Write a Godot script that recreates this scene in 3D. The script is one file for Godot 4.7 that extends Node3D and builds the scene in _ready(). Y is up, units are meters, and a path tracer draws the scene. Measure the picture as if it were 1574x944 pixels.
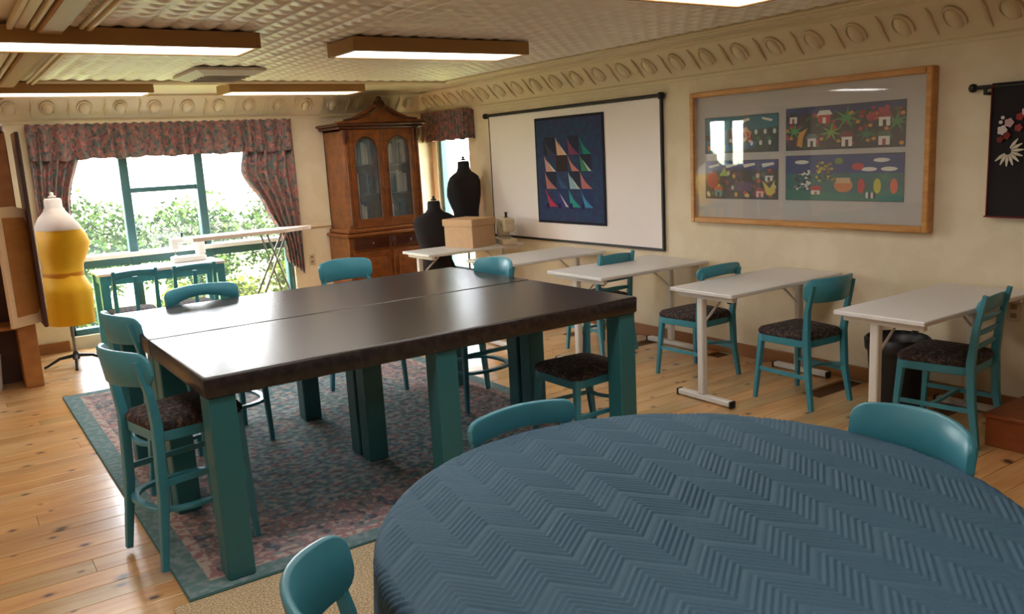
extends Node3D

# ------------------------------------------------------------------ light and exposure
const LAMP_ENERGY := 0.48
const LAMP_GLOW := 3.0
const SKY_ENERGY := 20.0
const EXPOSURE := 1.66

const WX := 5.05      # inner face of the right wall
const WB := -9.0      # inner face of the window wall
const WL := -3.6
const WF := 2.6
const CEIL := 2.40

var M := {}
var taken := {}
var rng := RandomNumberGenerator.new()

# ------------------------------------------------------------------ naming
func numbered(called: String) -> String:
	if not taken.has(called):
		taken[called] = 0
		return called
	taken[called] += 1
	return "%s_%03d" % [called, taken[called]]

func tag(o: Node3D, label: String, category: String, group := "", kind := "") -> Node3D:
	if label: o.set_meta("label", label)
	if category: o.set_meta("category", category)
	if group: o.set_meta("group", group)
	if kind: o.set_meta("kind", kind)
	return o

func thing(called: String, label: String, category: String, at := Vector3.ZERO, turn := 0.0, group := "") -> Node3D:
	var o := Node3D.new()
	o.name = numbered(called)
	add_child(o)
	o.position = at
	o.rotation_degrees.y = turn
	tag(o, label, category, group)
	return o

func copy_of(src: Node3D, at: Vector3, turn: float, label: String, group := "") -> Node3D:
	var c: Node3D = src.duplicate()
	c.name = numbered(str(src.name).rstrip("0123456789").rstrip("_"))
	add_child(c)
	c.position = at
	c.rotation_degrees.y = turn
	c.set_meta("label", label)
	if group: c.set_meta("group", group)
	return c

func obj(called: String, st, m: Material, parent: Node = null) -> MeshInstance3D:
	var o := MeshInstance3D.new()
	if st is SurfaceTool:
		st.generate_normals()
		o.mesh = st.commit()
	else:
		o.mesh = st
	o.mesh.surface_set_material(0, m)
	return put(o, called, parent)

func put(o: MeshInstance3D, called: String, parent: Node) -> MeshInstance3D:
	if parent == null or parent == self:
		o.name = numbered(called)
		add_child(o)
	else:
		o.name = called
		parent.add_child(o, true)
	return o

func inst(called: String, mesh: Mesh, m: Material, parent: Node, xf: Transform3D) -> MeshInstance3D:
	var o := MeshInstance3D.new()
	o.mesh = mesh
	o.material_override = m
	o.transform = xf
	return put(o, called, parent)

func structure(called: String, st, m: Material) -> MeshInstance3D:
	var o := obj(called, st, m)
	o.set_meta("kind", "structure")
	return o

# ------------------------------------------------------------------ shapes
func S() -> SurfaceTool:
	var st := SurfaceTool.new()
	st.begin(Mesh.PRIMITIVE_TRIANGLES)
	st.set_smooth_group(-1)
	return st

func tri_o(st: SurfaceTool, a: Vector3, b: Vector3, c: Vector3, out: Vector3) -> void:
	if (b - a).cross(c - a).dot(out) > 0.0:
		st.add_vertex(a); st.add_vertex(c); st.add_vertex(b)
	else:
		st.add_vertex(a); st.add_vertex(b); st.add_vertex(c)

func quad_o(st: SurfaceTool, a: Vector3, b: Vector3, c: Vector3, d: Vector3, out: Vector3) -> void:
	tri_o(st, a, b, c, out)
	tri_o(st, a, c, d, out)

func box(st: SurfaceTool, c: Vector3, s: Vector3, bev := 0.004, basis := Basis()) -> void:
	var h := s * 0.5
	bev = minf(bev, minf(h.x, minf(h.y, h.z)) * 0.6)
	st.set_smooth_group(-1)
	var P := func(ax: int, sg: Vector3) -> Vector3:
		var v := Vector3((h.x - bev) * sg.x, (h.y - bev) * sg.y, (h.z - bev) * sg.z)
		v[ax] = h[ax] * sg[ax]
		return c + basis * v
	for a in 3:
		var u := (a + 1) % 3
		var v := (a + 2) % 3
		for s1 in [-1.0, 1.0]:
			var q := []
			for k in [[-1.0, -1.0], [1.0, -1.0], [1.0, 1.0], [-1.0, 1.0]]:
				var sg := Vector3.ZERO
				sg[a] = s1; sg[u] = k[0]; sg[v] = k[1]
				q.append(P.call(a, sg))
			var n := Vector3.ZERO
			n[a] = s1
			quad_o(st, q[0], q[1], q[2], q[3], basis * n)
		if bev <= 0.0: continue
		for s1 in [-1.0, 1.0]:
			for s2 in [-1.0, 1.0]:
				var lo := Vector3.ZERO
				lo[u] = s1; lo[v] = s2; lo[a] = -1.0
				var hi := lo
				hi[a] = 1.0
				var n2 := Vector3.ZERO
				n2[u] = s1; n2[v] = s2
				quad_o(st, P.call(u, lo), P.call(u, hi), P.call(v, hi), P.call(v, lo), basis * n2)
	if bev > 0.0:
		for x in [-1.0, 1.0]:
			for y in [-1.0, 1.0]:
				for z in [-1.0, 1.0]:
					var sg2 := Vector3(x, y, z)
					tri_o(st, P.call(0, sg2), P.call(1, sg2), P.call(2, sg2), basis * sg2)

func boxm(s: Vector3, bev := 0.004) -> SurfaceTool:
	var st := S()
	box(st, Vector3.ZERO, s, bev)
	return st

# rings of points joined into a skin; every ring runs the same way round
func loft(st: SurfaceTool, rings: Array, caps := true, smooth := true) -> void:
	st.set_smooth_group(0 if smooth else -1)
	var n: int = rings[0].size()
	var cs := []
	for r in rings:
		var c := Vector3.ZERO
		for p in r: c += p
		cs.append(c / n)
	for i in rings.size() - 1:
		var a: Array = rings[i]
		var b: Array = rings[i + 1]
		var mid: Vector3 = (cs[i] + cs[i + 1]) * 0.5
		for k in n:
			var l := (k + 1) % n
			var out: Vector3 = (a[k] + a[l] + b[k] + b[l]) * 0.25 - mid
			if a[k].distance_to(a[l]) < 1e-6: tri_o(st, a[k], b[k], b[l], out)
			elif b[k].distance_to(b[l]) < 1e-6: tri_o(st, a[k], a[l], b[k], out)
			else: quad_o(st, a[k], a[l], b[l], b[k], out)
	if caps:
		st.set_smooth_group(-1)
		for e in [0, rings.size() - 1]:
			var r: Array = rings[e]
			var out2: Vector3 = cs[e] - cs[1 if e == 0 else rings.size() - 2]
			for k in n:
				tri_o(st, cs[e], r[k], r[(k + 1) % n], out2)

func tube(st: SurfaceTool, pts: Array, rad, n := 8, caps := true) -> void:
	var rings := []
	var side := Vector3.ZERO
	for i in pts.size():
		var d: Vector3 = (pts[mini(i + 1, pts.size() - 1)] - pts[maxi(i - 1, 0)]).normalized()
		if side == Vector3.ZERO:
			side = d.cross(Vector3.UP if absf(d.y) < 0.9 else Vector3.RIGHT).normalized()
		side = (side - d * side.dot(d)).normalized()
		var up := side.cross(d)
		var r: float = rad[i] if rad is Array else rad
		var ring := []
		for k in n:
			var t := TAU * k / n
			ring.append(pts[i] + (side * cos(t) + up * sin(t)) * r)
		rings.append(ring)
	loft(st, rings, caps, true)

# a bar of chamfered rectangular section; size = [[w, d], ...] per point, side = direction of w
func bar(st: SurfaceTool, pts: Array, sizes: Array, side: Vector3, bev := 0.2) -> void:
	var rings := []
	for i in pts.size():
		var d: Vector3 = (pts[mini(i + 1, pts.size() - 1)] - pts[maxi(i - 1, 0)]).normalized()
		var s := (side - d * side.dot(d)).normalized()
		var u := s.cross(d)
		var w: float = sizes[mini(i, sizes.size() - 1)][0] * 0.5
		var e: float = sizes[mini(i, sizes.size() - 1)][1] * 0.5
		var b := minf(w, e) * bev
		var ring := []
		for q in [[w, e - b], [w - b, e], [-w + b, e], [-w, e - b], [-w, -e + b], [-w + b, -e], [w - b, -e], [w, -e + b]]:
			ring.append(pts[i] + s * q[0] + u * q[1])
		rings.append(ring)
	loft(st, rings, true, false)

func lathe(st: SurfaceTool, prof: Array, n := 20, c := Vector3.ZERO, sx := 1.0, sz := 1.0, caps := true) -> void:
	var rings := []
	for p in prof:
		var ring := []
		for k in n:
			var t := TAU * k / n
			ring.append(c + Vector3(cos(t) * p[0] * sx, p[1], sin(t) * p[0] * sz))
		rings.append(ring)
	loft(st, rings, caps, true)

# polygon in the xy plane, pushed out along z by depth (centred)
func prism(st: SurfaceTool, poly: PackedVector2Array, depth: float, xf := Transform3D(), smooth_sides := false) -> void:
	var idx := Geometry2D.triangulate_polygon(poly)
	st.set_smooth_group(-1)
	for s in [-1.0, 1.0]:
		var out: Vector3 = xf.basis * Vector3(0, 0, s)
		for i in range(0, idx.size(), 3):
			var q := []
			for k in 3: q.append(xf * Vector3(poly[idx[i + k]].x, poly[idx[i + k]].y, s * depth * 0.5))
			tri_o(st, q[0], q[1], q[2], out)
	var ccw := not Geometry2D.is_polygon_clockwise(poly)
	st.set_smooth_group(0 if smooth_sides else -1)
	for i in poly.size():
		var a := poly[i]
		var b := poly[(i + 1) % poly.size()]
		var e := b - a
		var n := Vector2(e.y, -e.x) * (1.0 if ccw else -1.0)
		quad_o(st, xf * Vector3(a.x, a.y, -depth * 0.5), xf * Vector3(b.x, b.y, -depth * 0.5), xf * Vector3(b.x, b.y, depth * 0.5), xf * Vector3(a.x, a.y, depth * 0.5), xf.basis * Vector3(n.x, n.y, 0))

# indexed smooth grid; f(u, v) gives a point, normal is du x dv
func grid(nu: int, nv: int, f: Callable, uvs := Vector2.ONE, flip := false) -> ArrayMesh:
	var P := PackedVector3Array()
	var N := PackedVector3Array()
	var T := PackedVector2Array()
	var I := PackedInt32Array()
	P.resize((nu + 1) * (nv + 1)); N.resize(P.size()); T.resize(P.size())
	for j in nv + 1:
		for i in nu + 1:
			P[j * (nu + 1) + i] = f.call(float(i) / nu, float(j) / nv)
			T[j * (nu + 1) + i] = Vector2(float(i) / nu * uvs.x, float(j) / nv * uvs.y)
	for j in nv + 1:
		for i in nu + 1:
			var k := j * (nu + 1)
			var du := P[k + mini(i + 1, nu)] - P[k + maxi(i - 1, 0)]
			var dv := P[mini(j + 1, nv) * (nu + 1) + i] - P[maxi(j - 1, 0) * (nu + 1) + i]
			var n := du.cross(dv).normalized()
			N[k + i] = -n if flip else n
	for j in nv:
		for i in nu:
			var a := j * (nu + 1) + i
			var b := a + 1
			var c := a + nu + 1
			var d := c + 1
			if flip: I.append_array([a, b, c, b, d, c])
			else: I.append_array([a, c, b, b, c, d])
	var arr := []
	arr.resize(Mesh.ARRAY_MAX)
	arr[Mesh.ARRAY_VERTEX] = P
	arr[Mesh.ARRAY_NORMAL] = N
	arr[Mesh.ARRAY_TEX_UV] = T
	arr[Mesh.ARRAY_INDEX] = I
	var me := ArrayMesh.new()
	me.add_surface_from_arrays(Mesh.PRIMITIVE_TRIANGLES, arr)
	return me

# a flat slab in the yz or xy plane with proper uv on its front face
func panel(st: SurfaceTool, a: Vector3, b: Vector3, c: Vector3, d: Vector3) -> void:
	# a top-left, b top-right, c bottom-right, d bottom-left as seen from the front
	for k in [[a, Vector2(0, 0)], [b, Vector2(1, 0)], [c, Vector2(1, 1)], [a, Vector2(0, 0)], [c, Vector2(1, 1)], [d, Vector2(0, 1)]]:
		st.set_uv(k[1])
		st.add_vertex(k[0])

# ------------------------------------------------------------------ materials
func c8(r: int, g: int, b: int) -> Color:
	return Color8(r, g, b)

func mat(col: Color, rough := 0.6, metal := 0.0, tex: Texture2D = null, scale := Vector3.ONE, world := false) -> StandardMaterial3D:
	var m := StandardMaterial3D.new()
	m.albedo_color = col
	m.roughness = rough
	m.metallic = metal
	if tex:
		m.albedo_texture = tex
		m.uv1_triplanar = true
		m.uv1_world_triplanar = world
		m.uv1_scale = scale
	return m

func uvmat(tex: Texture2D, rough := 0.8) -> StandardMaterial3D:
	var m := StandardMaterial3D.new()
	m.albedo_texture = tex
	m.roughness = rough
	return m

func noise(sd: int, f: float, oct := 3) -> FastNoiseLite:
	var n := FastNoiseLite.new()
	n.seed = sd
	n.frequency = f
	n.fractal_octaves = oct
	n.noise_type = FastNoiseLite.TYPE_SIMPLEX_SMOOTH
	return n

func wood_tex(w: int, h: int, base: Color, dark: Color, sd: int, knots := 0, stretch := 14.0) -> ImageTexture:
	var im := Image.create(w, h, false, Image.FORMAT_RGB8)
	var n1 := noise(sd, 0.05)
	var n2 := noise(sd + 7, 0.012)
	var r := RandomNumberGenerator.new()
	r.seed = sd
	var ks := []
	for i in knots: ks.append([r.randf() * w, r.randf() * h, r.randf_range(3.0, 9.0)])
	for y in h:
		for x in w:
			# the pattern closes on itself along x
			var wr := 0.0
			var fx := float(x) / w
			wr = smoothstep(0.85, 1.0, fx)
			var g1 := lerpf(n1.get_noise_2d(x / stretch, y), n1.get_noise_2d((x - w) / stretch, y), wr)
			var g2 := lerpf(n2.get_noise_2d(x / 3.0, y * 1.5), n2.get_noise_2d((x - w) / 3.0, y * 1.5), wr)
			var t := clampf(0.35 + g1 * 0.5 + g2 * 0.45, 0.0, 1.0)
			im.set_pixel(x, y, base.lerp(dark, t * 0.6))
	for k in ks:
		var R: float = k[2]
		for y in range(int(k[1] - R * 2.2), int(k[1] + R * 2.2)):
			for x in range(int(k[0] - R * 3), int(k[0] + R * 3)):
				var d := Vector2((x - k[0]) / 1.5, y - k[1]).length() / R
				if d < 2.0:
					var px := posmod(x, w)
					var py := posmod(y, h)
					var a := (1.0 - smoothstep(0.5, 1.0, d)) * 0.85 + 0.25 * (1.0 - smoothstep(0.9, 2.0, d))
					im.set_pixel(px, py, im.get_pixel(px, py).lerp(dark.darkened(0.55), clampf(a, 0.0, 1.0)))
	im.generate_mipmaps()
	return ImageTexture.create_from_image(im)

# several colours chosen by layered noise: printed flowers, woven rugs, speckle
func blot_tex(w: int, h: int, cols: Array, sd: int, f: float, edge := 0.12) -> ImageTexture:
	var im := Image.create(w, h, false, Image.FORMAT_RGB8)
	var ns := []
	for i in cols.size():
		var n := noise(sd + i * 13, f * (1.0 + 0.25 * (i % 3)), 3)
		ns.append(n.get_seamless_image(w, h, false, false, 0.15))
	for y in h:
		for x in w:
			var c: Color = cols[0]
			for i in range(1, cols.size()):
				var t: float = ns[i].get_pixel(x, y).r
				c = c.lerp(cols[i], smoothstep(0.55, 0.55 + edge, t))
			im.set_pixel(x, y, c)
	im.generate_mipmaps()
	return ImageTexture.create_from_image(im)

func speckle_tex(w: int, h: int, a: Color, b: Color, sd: int, f: float) -> ImageTexture:
	var im := Image.create(w, h, false, Image.FORMAT_RGB8)
	var n := noise(sd, f, 4).get_seamless_image(w, h, false, false, 0.15)
	for y in h:
		for x in w:
			im.set_pixel(x, y, a.lerp(b, smoothstep(0.3, 0.7, n.get_pixel(x, y).r)))
	im.generate_mipmaps()
	return ImageTexture.create_from_image(im)

func fill_poly(im: Image, pts: Array, col: Color) -> void:
	var w := im.get_width()
	var h := im.get_height()
	var poly := PackedVector2Array()
	var lo := Vector2(1e9, 1e9)
	var hi := Vector2(-1e9, -1e9)
	for p in pts:
		var q := Vector2(p[0] * w, p[1] * h)
		poly.append(q)
		lo = lo.min(q); hi = hi.max(q)
	for y in range(maxi(0, int(lo.y)), mini(h, int(hi.y) + 1)):
		for x in range(maxi(0, int(lo.x)), mini(w, int(hi.x) + 1)):
			if Geometry2D.is_point_in_polygon(Vector2(x + 0.5, y + 0.5), poly): im.set_pixel(x, y, col)

func fill_oval(im: Image, cx: float, cy: float, rx: float, ry: float, col: Color) -> void:
	var w := im.get_width()
	var h := im.get_height()
	for y in range(maxi(0, int((cy - ry) * h)), mini(h, int((cy + ry) * h) + 1)):
		for x in range(maxi(0, int((cx - rx) * w)), mini(w, int((cx + rx) * w) + 1)):
			var a := ((x + 0.5) / w - cx) / rx
			var b := ((y + 0.5) / h - cy) / ry
			if a * a + b * b < 1.0: im.set_pixel(x, y, col)

func rect(im: Image, x: float, y: float, w: float, h: float, col: Color) -> void:
	im.fill_rect(Rect2i(int(x * im.get_width()), int(y * im.get_height()), maxi(1, int(w * im.get_width())), maxi(1, int(h * im.get_height()))), col)

func house(im: Image, x: float, y: float, w: float, h: float, wall: Color, roof: Color, door: Color) -> void:
	rect(im, x, y, w, h, wall)
	rect(im, x + w * 0.35, y + h * 0.3, w * 0.3, h * 0.7, door)
	fill_poly(im, [[x - w * 0.2, y], [x + w * 1.2, y], [x + w * 0.95, y - h * 0.55], [x + w * 0.05, y - h * 0.55]], roof)

func palm(im: Image, x: float, y: float, s: float, col: Color) -> void:
	for k in 7:
		var t := TAU * k / 7.0 + 0.3
		var d := Vector2(cos(t) * s * 0.5, sin(t) * s)
		var p := d.orthogonal().normalized() * s * 0.12
		fill_poly(im, [[x + p.x * 0.5, y + p.y], [x + d.x, y + d.y], [x - p.x * 0.5, y - p.y]], col)

func make_materials() -> void:
	M.teal = mat(Color.WHITE, 0.34, 0.0, speckle_tex(128, 128, c8(62, 138, 155), c8(65, 141, 158), 3, 0.05), Vector3.ONE * 2)
	M.table_teal = mat(c8(44, 106, 112), 0.4)
	M.wall = mat(Color.WHITE, 0.75, 0.0, speckle_tex(256, 256, c8(224, 207, 176), c8(229, 213, 184), 5, 0.02), Vector3.ONE * 0.7, true)
	M.ceiling = mat(Color.WHITE, 0.36, 0.0, speckle_tex(256, 256, c8(236, 226, 208), c8(242, 233, 216), 6, 0.02), Vector3.ONE * 0.8, true)
	M.trim = mat(c8(223, 206, 172), 0.5)
	M.window_teal = mat(c8(66, 104, 106), 0.4)
	M.beam = mat(c8(176, 138, 88), 0.5)
	M.fixture = mat(c8(168, 128, 76), 0.55)
	var ft := wood_tex(1024, 512, c8(224, 182, 128), c8(176, 118, 64), 21, 40, 20.0)
	M.planks = []
	for t in [Color(1, 1, 1), Color(0.93, 0.9, 0.86), Color(1, 0.95, 0.88), Color(0.9, 0.92, 0.9), Color(0.97, 0.92, 0.84)]:
		var m := uvmat(ft, 0.30)
		m.clearcoat_enabled = true
		m.clearcoat = 0.6
		m.clearcoat_roughness = 0.16
		m.albedo_color = t
		M.planks.append(m)
	M.subfloor = mat(c8(96, 60, 30), 0.8)
	M.black_top = mat(Color.WHITE, 0.27, 0.0, speckle_tex(256, 256, c8(40, 31, 31), c8(54, 42, 40), 9, 0.03), Vector3.ONE * 2)
	var crinkle := noise(31, 0.02, 4).get_seamless_image(512, 512, false, false, 0.15)
	crinkle.bump_map_to_normal_map(1.4)
	M.black_top.normal_enabled = true
	M.black_top.normal_texture = ImageTexture.create_from_image(crinkle)
	M.black_top.normal_scale = 0.13
	M.white_top = mat(c8(226, 222, 220), 0.38)
	M.white_metal = mat(c8(222, 216, 208), 0.4)
	M.black = mat(c8(20, 19, 20), 0.5)
	M.seat = mat(Color.WHITE, 0.9, 0.0, blot_tex(256, 256, [c8(46, 34, 34), c8(84, 52, 50), c8(62, 66, 62), c8(108, 88, 78), c8(30, 26, 28)], 41, 0.03), Vector3.ONE * 3.2)
	M.curtain = uvmat(blot_tex(512, 512, [c8(150, 108, 100), c8(186, 122, 114), c8(150, 84, 82), c8(112, 108, 104), c8(92, 112, 106), c8(80, 84, 86)], 51, 0.022, 0.24), 0.9)
	M.curtain.backlight_enabled = true
	M.curtain.backlight = c8(60, 44, 38)
	M.cloth = mat(Color.WHITE, 0.72, 0.0, speckle_tex(256, 256, c8(62, 94, 115), c8(67, 100, 121), 61, 0.2), Vector3.ONE * 4)
	M.carpet = mat(Color.WHITE, 0.95, 0.0, speckle_tex(256, 256, c8(186, 160, 122), c8(236, 214, 176), 62, 0.16), Vector3.ONE * 2.2, true)
	var ct := wood_tex(512, 256, c8(134, 74, 26), c8(66, 29, 8), 71, 3)
	M.cabinet = mat(Color.WHITE, 0.32, 0.0, ct, Vector3(3.0, 0.9, 3.0))
	M.cabinet_dark = mat(c8(150, 120, 110), 0.35, 0.0, ct, Vector3(3.0, 0.9, 3.0))
	var ot := wood_tex(512, 256, c8(206, 150, 84), c8(160, 98, 40), 72, 1)
	M.oak = mat(Color.WHITE, 0.4, 0.0, ot, Vector3(2.0, 2.0, 2.0))
	M.chest = mat(c8(176, 124, 84), 0.38, 0.0, ot, Vector3.ONE * 2)
	M.golden = mat(c8(214, 196, 176), 0.45, 0.0, ot, Vector3(2.5, 0.8, 2.5))
	M.dark_wood = mat(c8(70, 36, 22), 0.45)
	M.peach = mat(c8(224, 188, 150), 0.5)
	M.glass = mat(Color(0.9, 0.95, 0.95, 0.06), 0.02)
	M.glass.transparency = BaseMaterial3D.TRANSPARENCY_ALPHA
	M.board = mat(c8(243, 233, 228), 0.7)
	M.mat_board = mat(c8(190, 182, 176), 0.8)
	M.form_black = mat(Color.WHITE, 0.9, 0.0, speckle_tex(128, 128, c8(22, 19, 22), c8(34, 29, 33), 81, 0.2), Vector3.ONE * 5)
	M.form_white = mat(c8(224, 214, 206), 0.85)
	M.yellow = mat(Color.WHITE, 0.7, 0.0, speckle_tex(128, 128, c8(240, 181, 10), c8(243, 185, 13), 82, 0.03), Vector3.ONE * 3)
	M.yellow.backlight_enabled = true
	M.yellow.backlight = c8(110, 74, 0)
	M.card = mat(Color.WHITE, 0.8, 0.0, speckle_tex(128, 128, c8(201, 162, 123), c8(205, 166, 127), 83, 0.03), Vector3.ONE * 3)
	M.beige_plastic = mat(c8(206, 190, 160), 0.4)
	M.white_plastic = mat(c8(230, 228, 224), 0.35)
	M.steel = mat(c8(150, 146, 138), 0.3, 0.8)
	M.grey_vent = mat(c8(206, 199, 188), 0.6)
	M.lamp = StandardMaterial3D.new()
	M.lamp.albedo_color = c8(240, 240, 235)
	M.lamp.emission_enabled = true
	M.lamp.emission = c8(255, 250, 238)
	M.lamp.emission_energy_multiplier = LAMP_GLOW
	M.grass = mat(Color.WHITE, 0.9, 0.0, speckle_tex(256, 256, c8(150, 172, 70), c8(196, 202, 110), 91, 0.05), Vector3.ONE * 0.6, true)
	M.leaf = StandardMaterial3D.new()
	M.leaf.vertex_color_use_as_albedo = true
	M.leaf.roughness = 1.0
	M.leaf.metallic_specular = 0.1
	M.leaf.backlight_enabled = true
	M.leaf.backlight = c8(36, 48, 12)
	M.bark = mat(c8(96, 80, 60), 0.9)
	M.rug = uvmat(rug_tex(), 0.95)
	M.rug_edge = mat(c8(70, 110, 108), 0.95)

func rug_tex() -> ImageTexture:
	var w := 512
	var h := 768
	var im := Image.create(w, h, false, Image.FORMAT_RGB8)
	var na := noise(101, 0.045, 3)
	var nb := noise(102, 0.085, 2)
	var nc := noise(103, 0.02, 2)
	var teal := c8(96, 126, 128)
	var navy := c8(70, 80, 96)
	var rose := c8(156, 116, 118)
	var pale := c8(182, 168, 160)
	var slate := c8(124, 142, 146)
	for y in h:
		for x in w:
			var u := float(x) / w
			var v := float(y) / h
			# the weave repeats by halves like a loomed carpet
			var mx := absf(x - w * 0.5)
			var my := absf(y - h * 0.5)
			var a := na.get_noise_2d(mx, my)
			var b := nb.get_noise_2d(mx, my)
			var c2 := nc.get_noise_2d(mx, my)
			var e := minf(minf(u, 1.0 - u) * w, minf(v, 1.0 - v) * h)
			var col: Color
			if e < 20.0:
				col = teal.lerp(slate, smoothstep(-0.2, 0.4, b))
			elif e < 30.0:
				col = pale.lerp(rose, smoothstep(-0.1, 0.3, b))
			elif e < 104.0:
				col = rose.lerp(c8(128, 112, 112), smoothstep(-0.2, 0.3, c2))
				col = col.lerp(pale, smoothstep(0.12, 0.3, b) * 0.8)
				col = col.lerp(navy, smoothstep(0.2, 0.34, a) * 0.8)
				col = col.lerp(slate, smoothstep(0.2, 0.36, -b) * 0.8)
			else:
				col = teal.lerp(slate, smoothstep(-0.3, 0.3, c2))
				col = col.lerp(rose, smoothstep(0.2, 0.32, a) * 0.85)
				col = col.lerp(pale, smoothstep(0.22, 0.34, b) * 0.7)
				col = col.lerp(navy, smoothstep(0.22, 0.34, -b) * 0.7)
			im.set_pixel(x, y, col)
	im.generate_mipmaps()
	return ImageTexture.create_from_image(im)

# ------------------------------------------------------------------ camera, sky
func make_view() -> void:
	var cam := Camera3D.new()
	cam.name = "camera"
	cam.fov = 40.337
	cam.near = 0.05
	cam.far = 200.0
	cam.transform = Transform3D(Basis(Vector3(0.8210, -0.0533, 0.5684), Vector3(0.1473, 0.9818, -0.1205), Vector3(-0.5516, 0.1824, 0.8139)).orthonormalized(), Vector3(0, 1.67, 0))
	add_child(cam)
	cam.current = true
	var we := WorldEnvironment.new()
	we.name = "world_environment"
	var e := Environment.new()
	e.background_mode = Environment.BG_SKY
	var sky := Sky.new()
	var sm := ProceduralSkyMaterial.new()
	sm.sky_top_color = c8(214, 226, 240)
	sm.sky_horizon_color = c8(250, 250, 246)
	sm.ground_horizon_color = c8(200, 205, 190)
	sm.ground_bottom_color = c8(140, 150, 120)
	sm.sky_energy_multiplier = 1.0
	sky.sky_material = sm
	e.sky = sky
	e.background_energy_multiplier = SKY_ENERGY
	e.tonemap_mode = Environment.TONE_MAPPER_LINEAR
	e.tonemap_exposure = EXPOSURE
	e.sdfgi_enabled = true
	e.ssao_enabled = true
	e.ssil_enabled = true
	we.environment = e
	add_child(we)

# ------------------------------------------------------------------ the room
func make_room() -> void:
	# floor: subfloor slab and pine planks running across the room
	var fl := structure("floor", boxm(Vector3(WX - WL + 0.4, 0.1, WF - WB + 0.4), 0.0), M.subfloor)
	fl.position = Vector3((WX + WL) / 2, -0.066, (WF + WB) / 2)
	var pw := 0.145
	var variants := []
	for k in 6:
		var st := S()
		var L := 2.9
		var g := 0.0012
		var u0 := k * 0.37
		var v0 := fmod(k * 0.29, 1.0)
		var hx := L * 0.5 - g
		var hz := pw * 0.5 - g
		# rounded top edges, uv in metres over a 2.4 x 1.2 m print
		var sec := [Vector2(-hz, -0.014), Vector2(-hz, -0.0015), Vector2(-hz + 0.002, 0.0), Vector2(hz - 0.002, 0.0), Vector2(hz, -0.0015), Vector2(hz, -0.014)]
		for i in sec.size() - 1:
			var p: Vector2 = sec[i]
			var q: Vector2 = sec[i + 1]
			for t in [[-hx, p], [hx, p], [hx, q], [-hx, p], [hx, q], [-hx, q]]:
				st.set_uv(Vector2(u0 + t[0] / 2.4, v0 + t[1].x / 1.2))
				st.add_vertex(Vector3(t[0], t[1].y, t[1].x))
		for sx in [-1.0, 1.0]:
			var c4 := [Vector3(sx * hx, 0, -hz), Vector3(sx * hx, 0, hz), Vector3(sx * hx, -0.014, hz), Vector3(sx * hx, -0.014, -hz)]
			st.set_uv(Vector2(u0, v0))
			quad_o(st, c4[0], c4[1], c4[2], c4[3], Vector3(sx, 0, 0))
		st.generate_normals()
		variants.append(st.commit())
	var rows := int(ceil((WF - WB) / pw))
	for r in rows:
		var off := fmod(r * 1.13, 2.9)
		var z := WB + pw * (r + 0.5)
		var x := WL + 1.45 - off
		while x - 1.45 < WX:
			if x + 1.45 > WL and x > WL - 0.9 and x < WX + 0.9:
				var k := rng.randi() % 6
				inst("plank", variants[k], M.planks[rng.randi() % 5], fl, Transform3D(Basis(), Vector3(x, 0, z) - fl.position))
			x += 2.9
	# walls with thickness and openings
	# window wall: openings x 0.92..3.22 and -0.95..0.05, y 0.12..2.02
	var wb := S()
	for b in [[WL - 0.2, -0.95, -0.1, 2.7], [0.05, 0.92, -0.1, 2.7], [3.22, WX + 0.2, -0.1, 2.7], [0.92, 3.22, -0.1, 0.12], [0.92, 3.22, 2.02, 2.7], [-0.95, 0.05, -0.1, 1.22], [-0.95, 0.05, 2.02, 2.7]]:
		box(wb, Vector3((b[0] + b[1]) / 2, (b[2] + b[3]) / 2, WB - 0.1), Vector3(b[1] - b[0], b[3] - b[2], 0.2), 0.0)
	structure("wall_back", wb, M.wall)
	# right wall: opening z -8.86..-8.14, y 0.30..1.96
	var wr := S()
	for b in [[-9.2, -8.88, -0.1, 2.7], [-8.14, WF + 0.2, -0.1, 2.7], [-8.88, -8.14, -0.1, 0.30], [-8.88, -8.14, 1.98, 2.7]]:
		box(wr, Vector3(WX + 0.1, (b[2] + b[3]) / 2, (b[0] + b[1]) / 2), Vector3(0.2, b[3] - b[2], b[1] - b[0]), 0.0)
	structure("wall_right", wr, M.wall)
	var wl := S()
	box(wl, Vector3(WL - 0.1, 1.3, (WB + WF) / 2), Vector3(0.2, 2.8, WF - WB + 0.4), 0.0)
	structure("wall_left", wl, M.wall)
	var wf := S()
	box(wf, Vector3((WL + WX) / 2, 1.3, WF + 0.1), Vector3(WX - WL + 0.4, 2.8, 0.2), 0.0)
	structure("wall_front", wf, M.wall)
	# baseboards
	var br := S()
	box(br, Vector3(WX - 0.009, 0.05, (WF - 8.1) / 2), Vector3(0.018, 0.10, WF + 8.1), 0.004)
	structure("baseboard_right", br, mat(c8(150, 98, 50), 0.45))
	var bb := S()
	box(bb, Vector3(3.45, 0.05, WB + 0.009), Vector3(0.46, 0.10, 0.018), 0.004)
	box(bb, Vector3(0.48, 0.05, WB + 0.009), Vector3(0.84, 0.10, 0.018), 0.004)
	structure("baseboard_back", bb, mat(c8(150, 98, 50), 0.45))
	# chair rail on the window wall
	var cr := S()
	box(cr, Vector3(3.47, 0.985, WB + 0.012), Vector3(0.48, 0.06, 0.024), 0.006)
	structure("trim_1", cr, M.trim)
	make_ceiling()
	make_windows()

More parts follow.
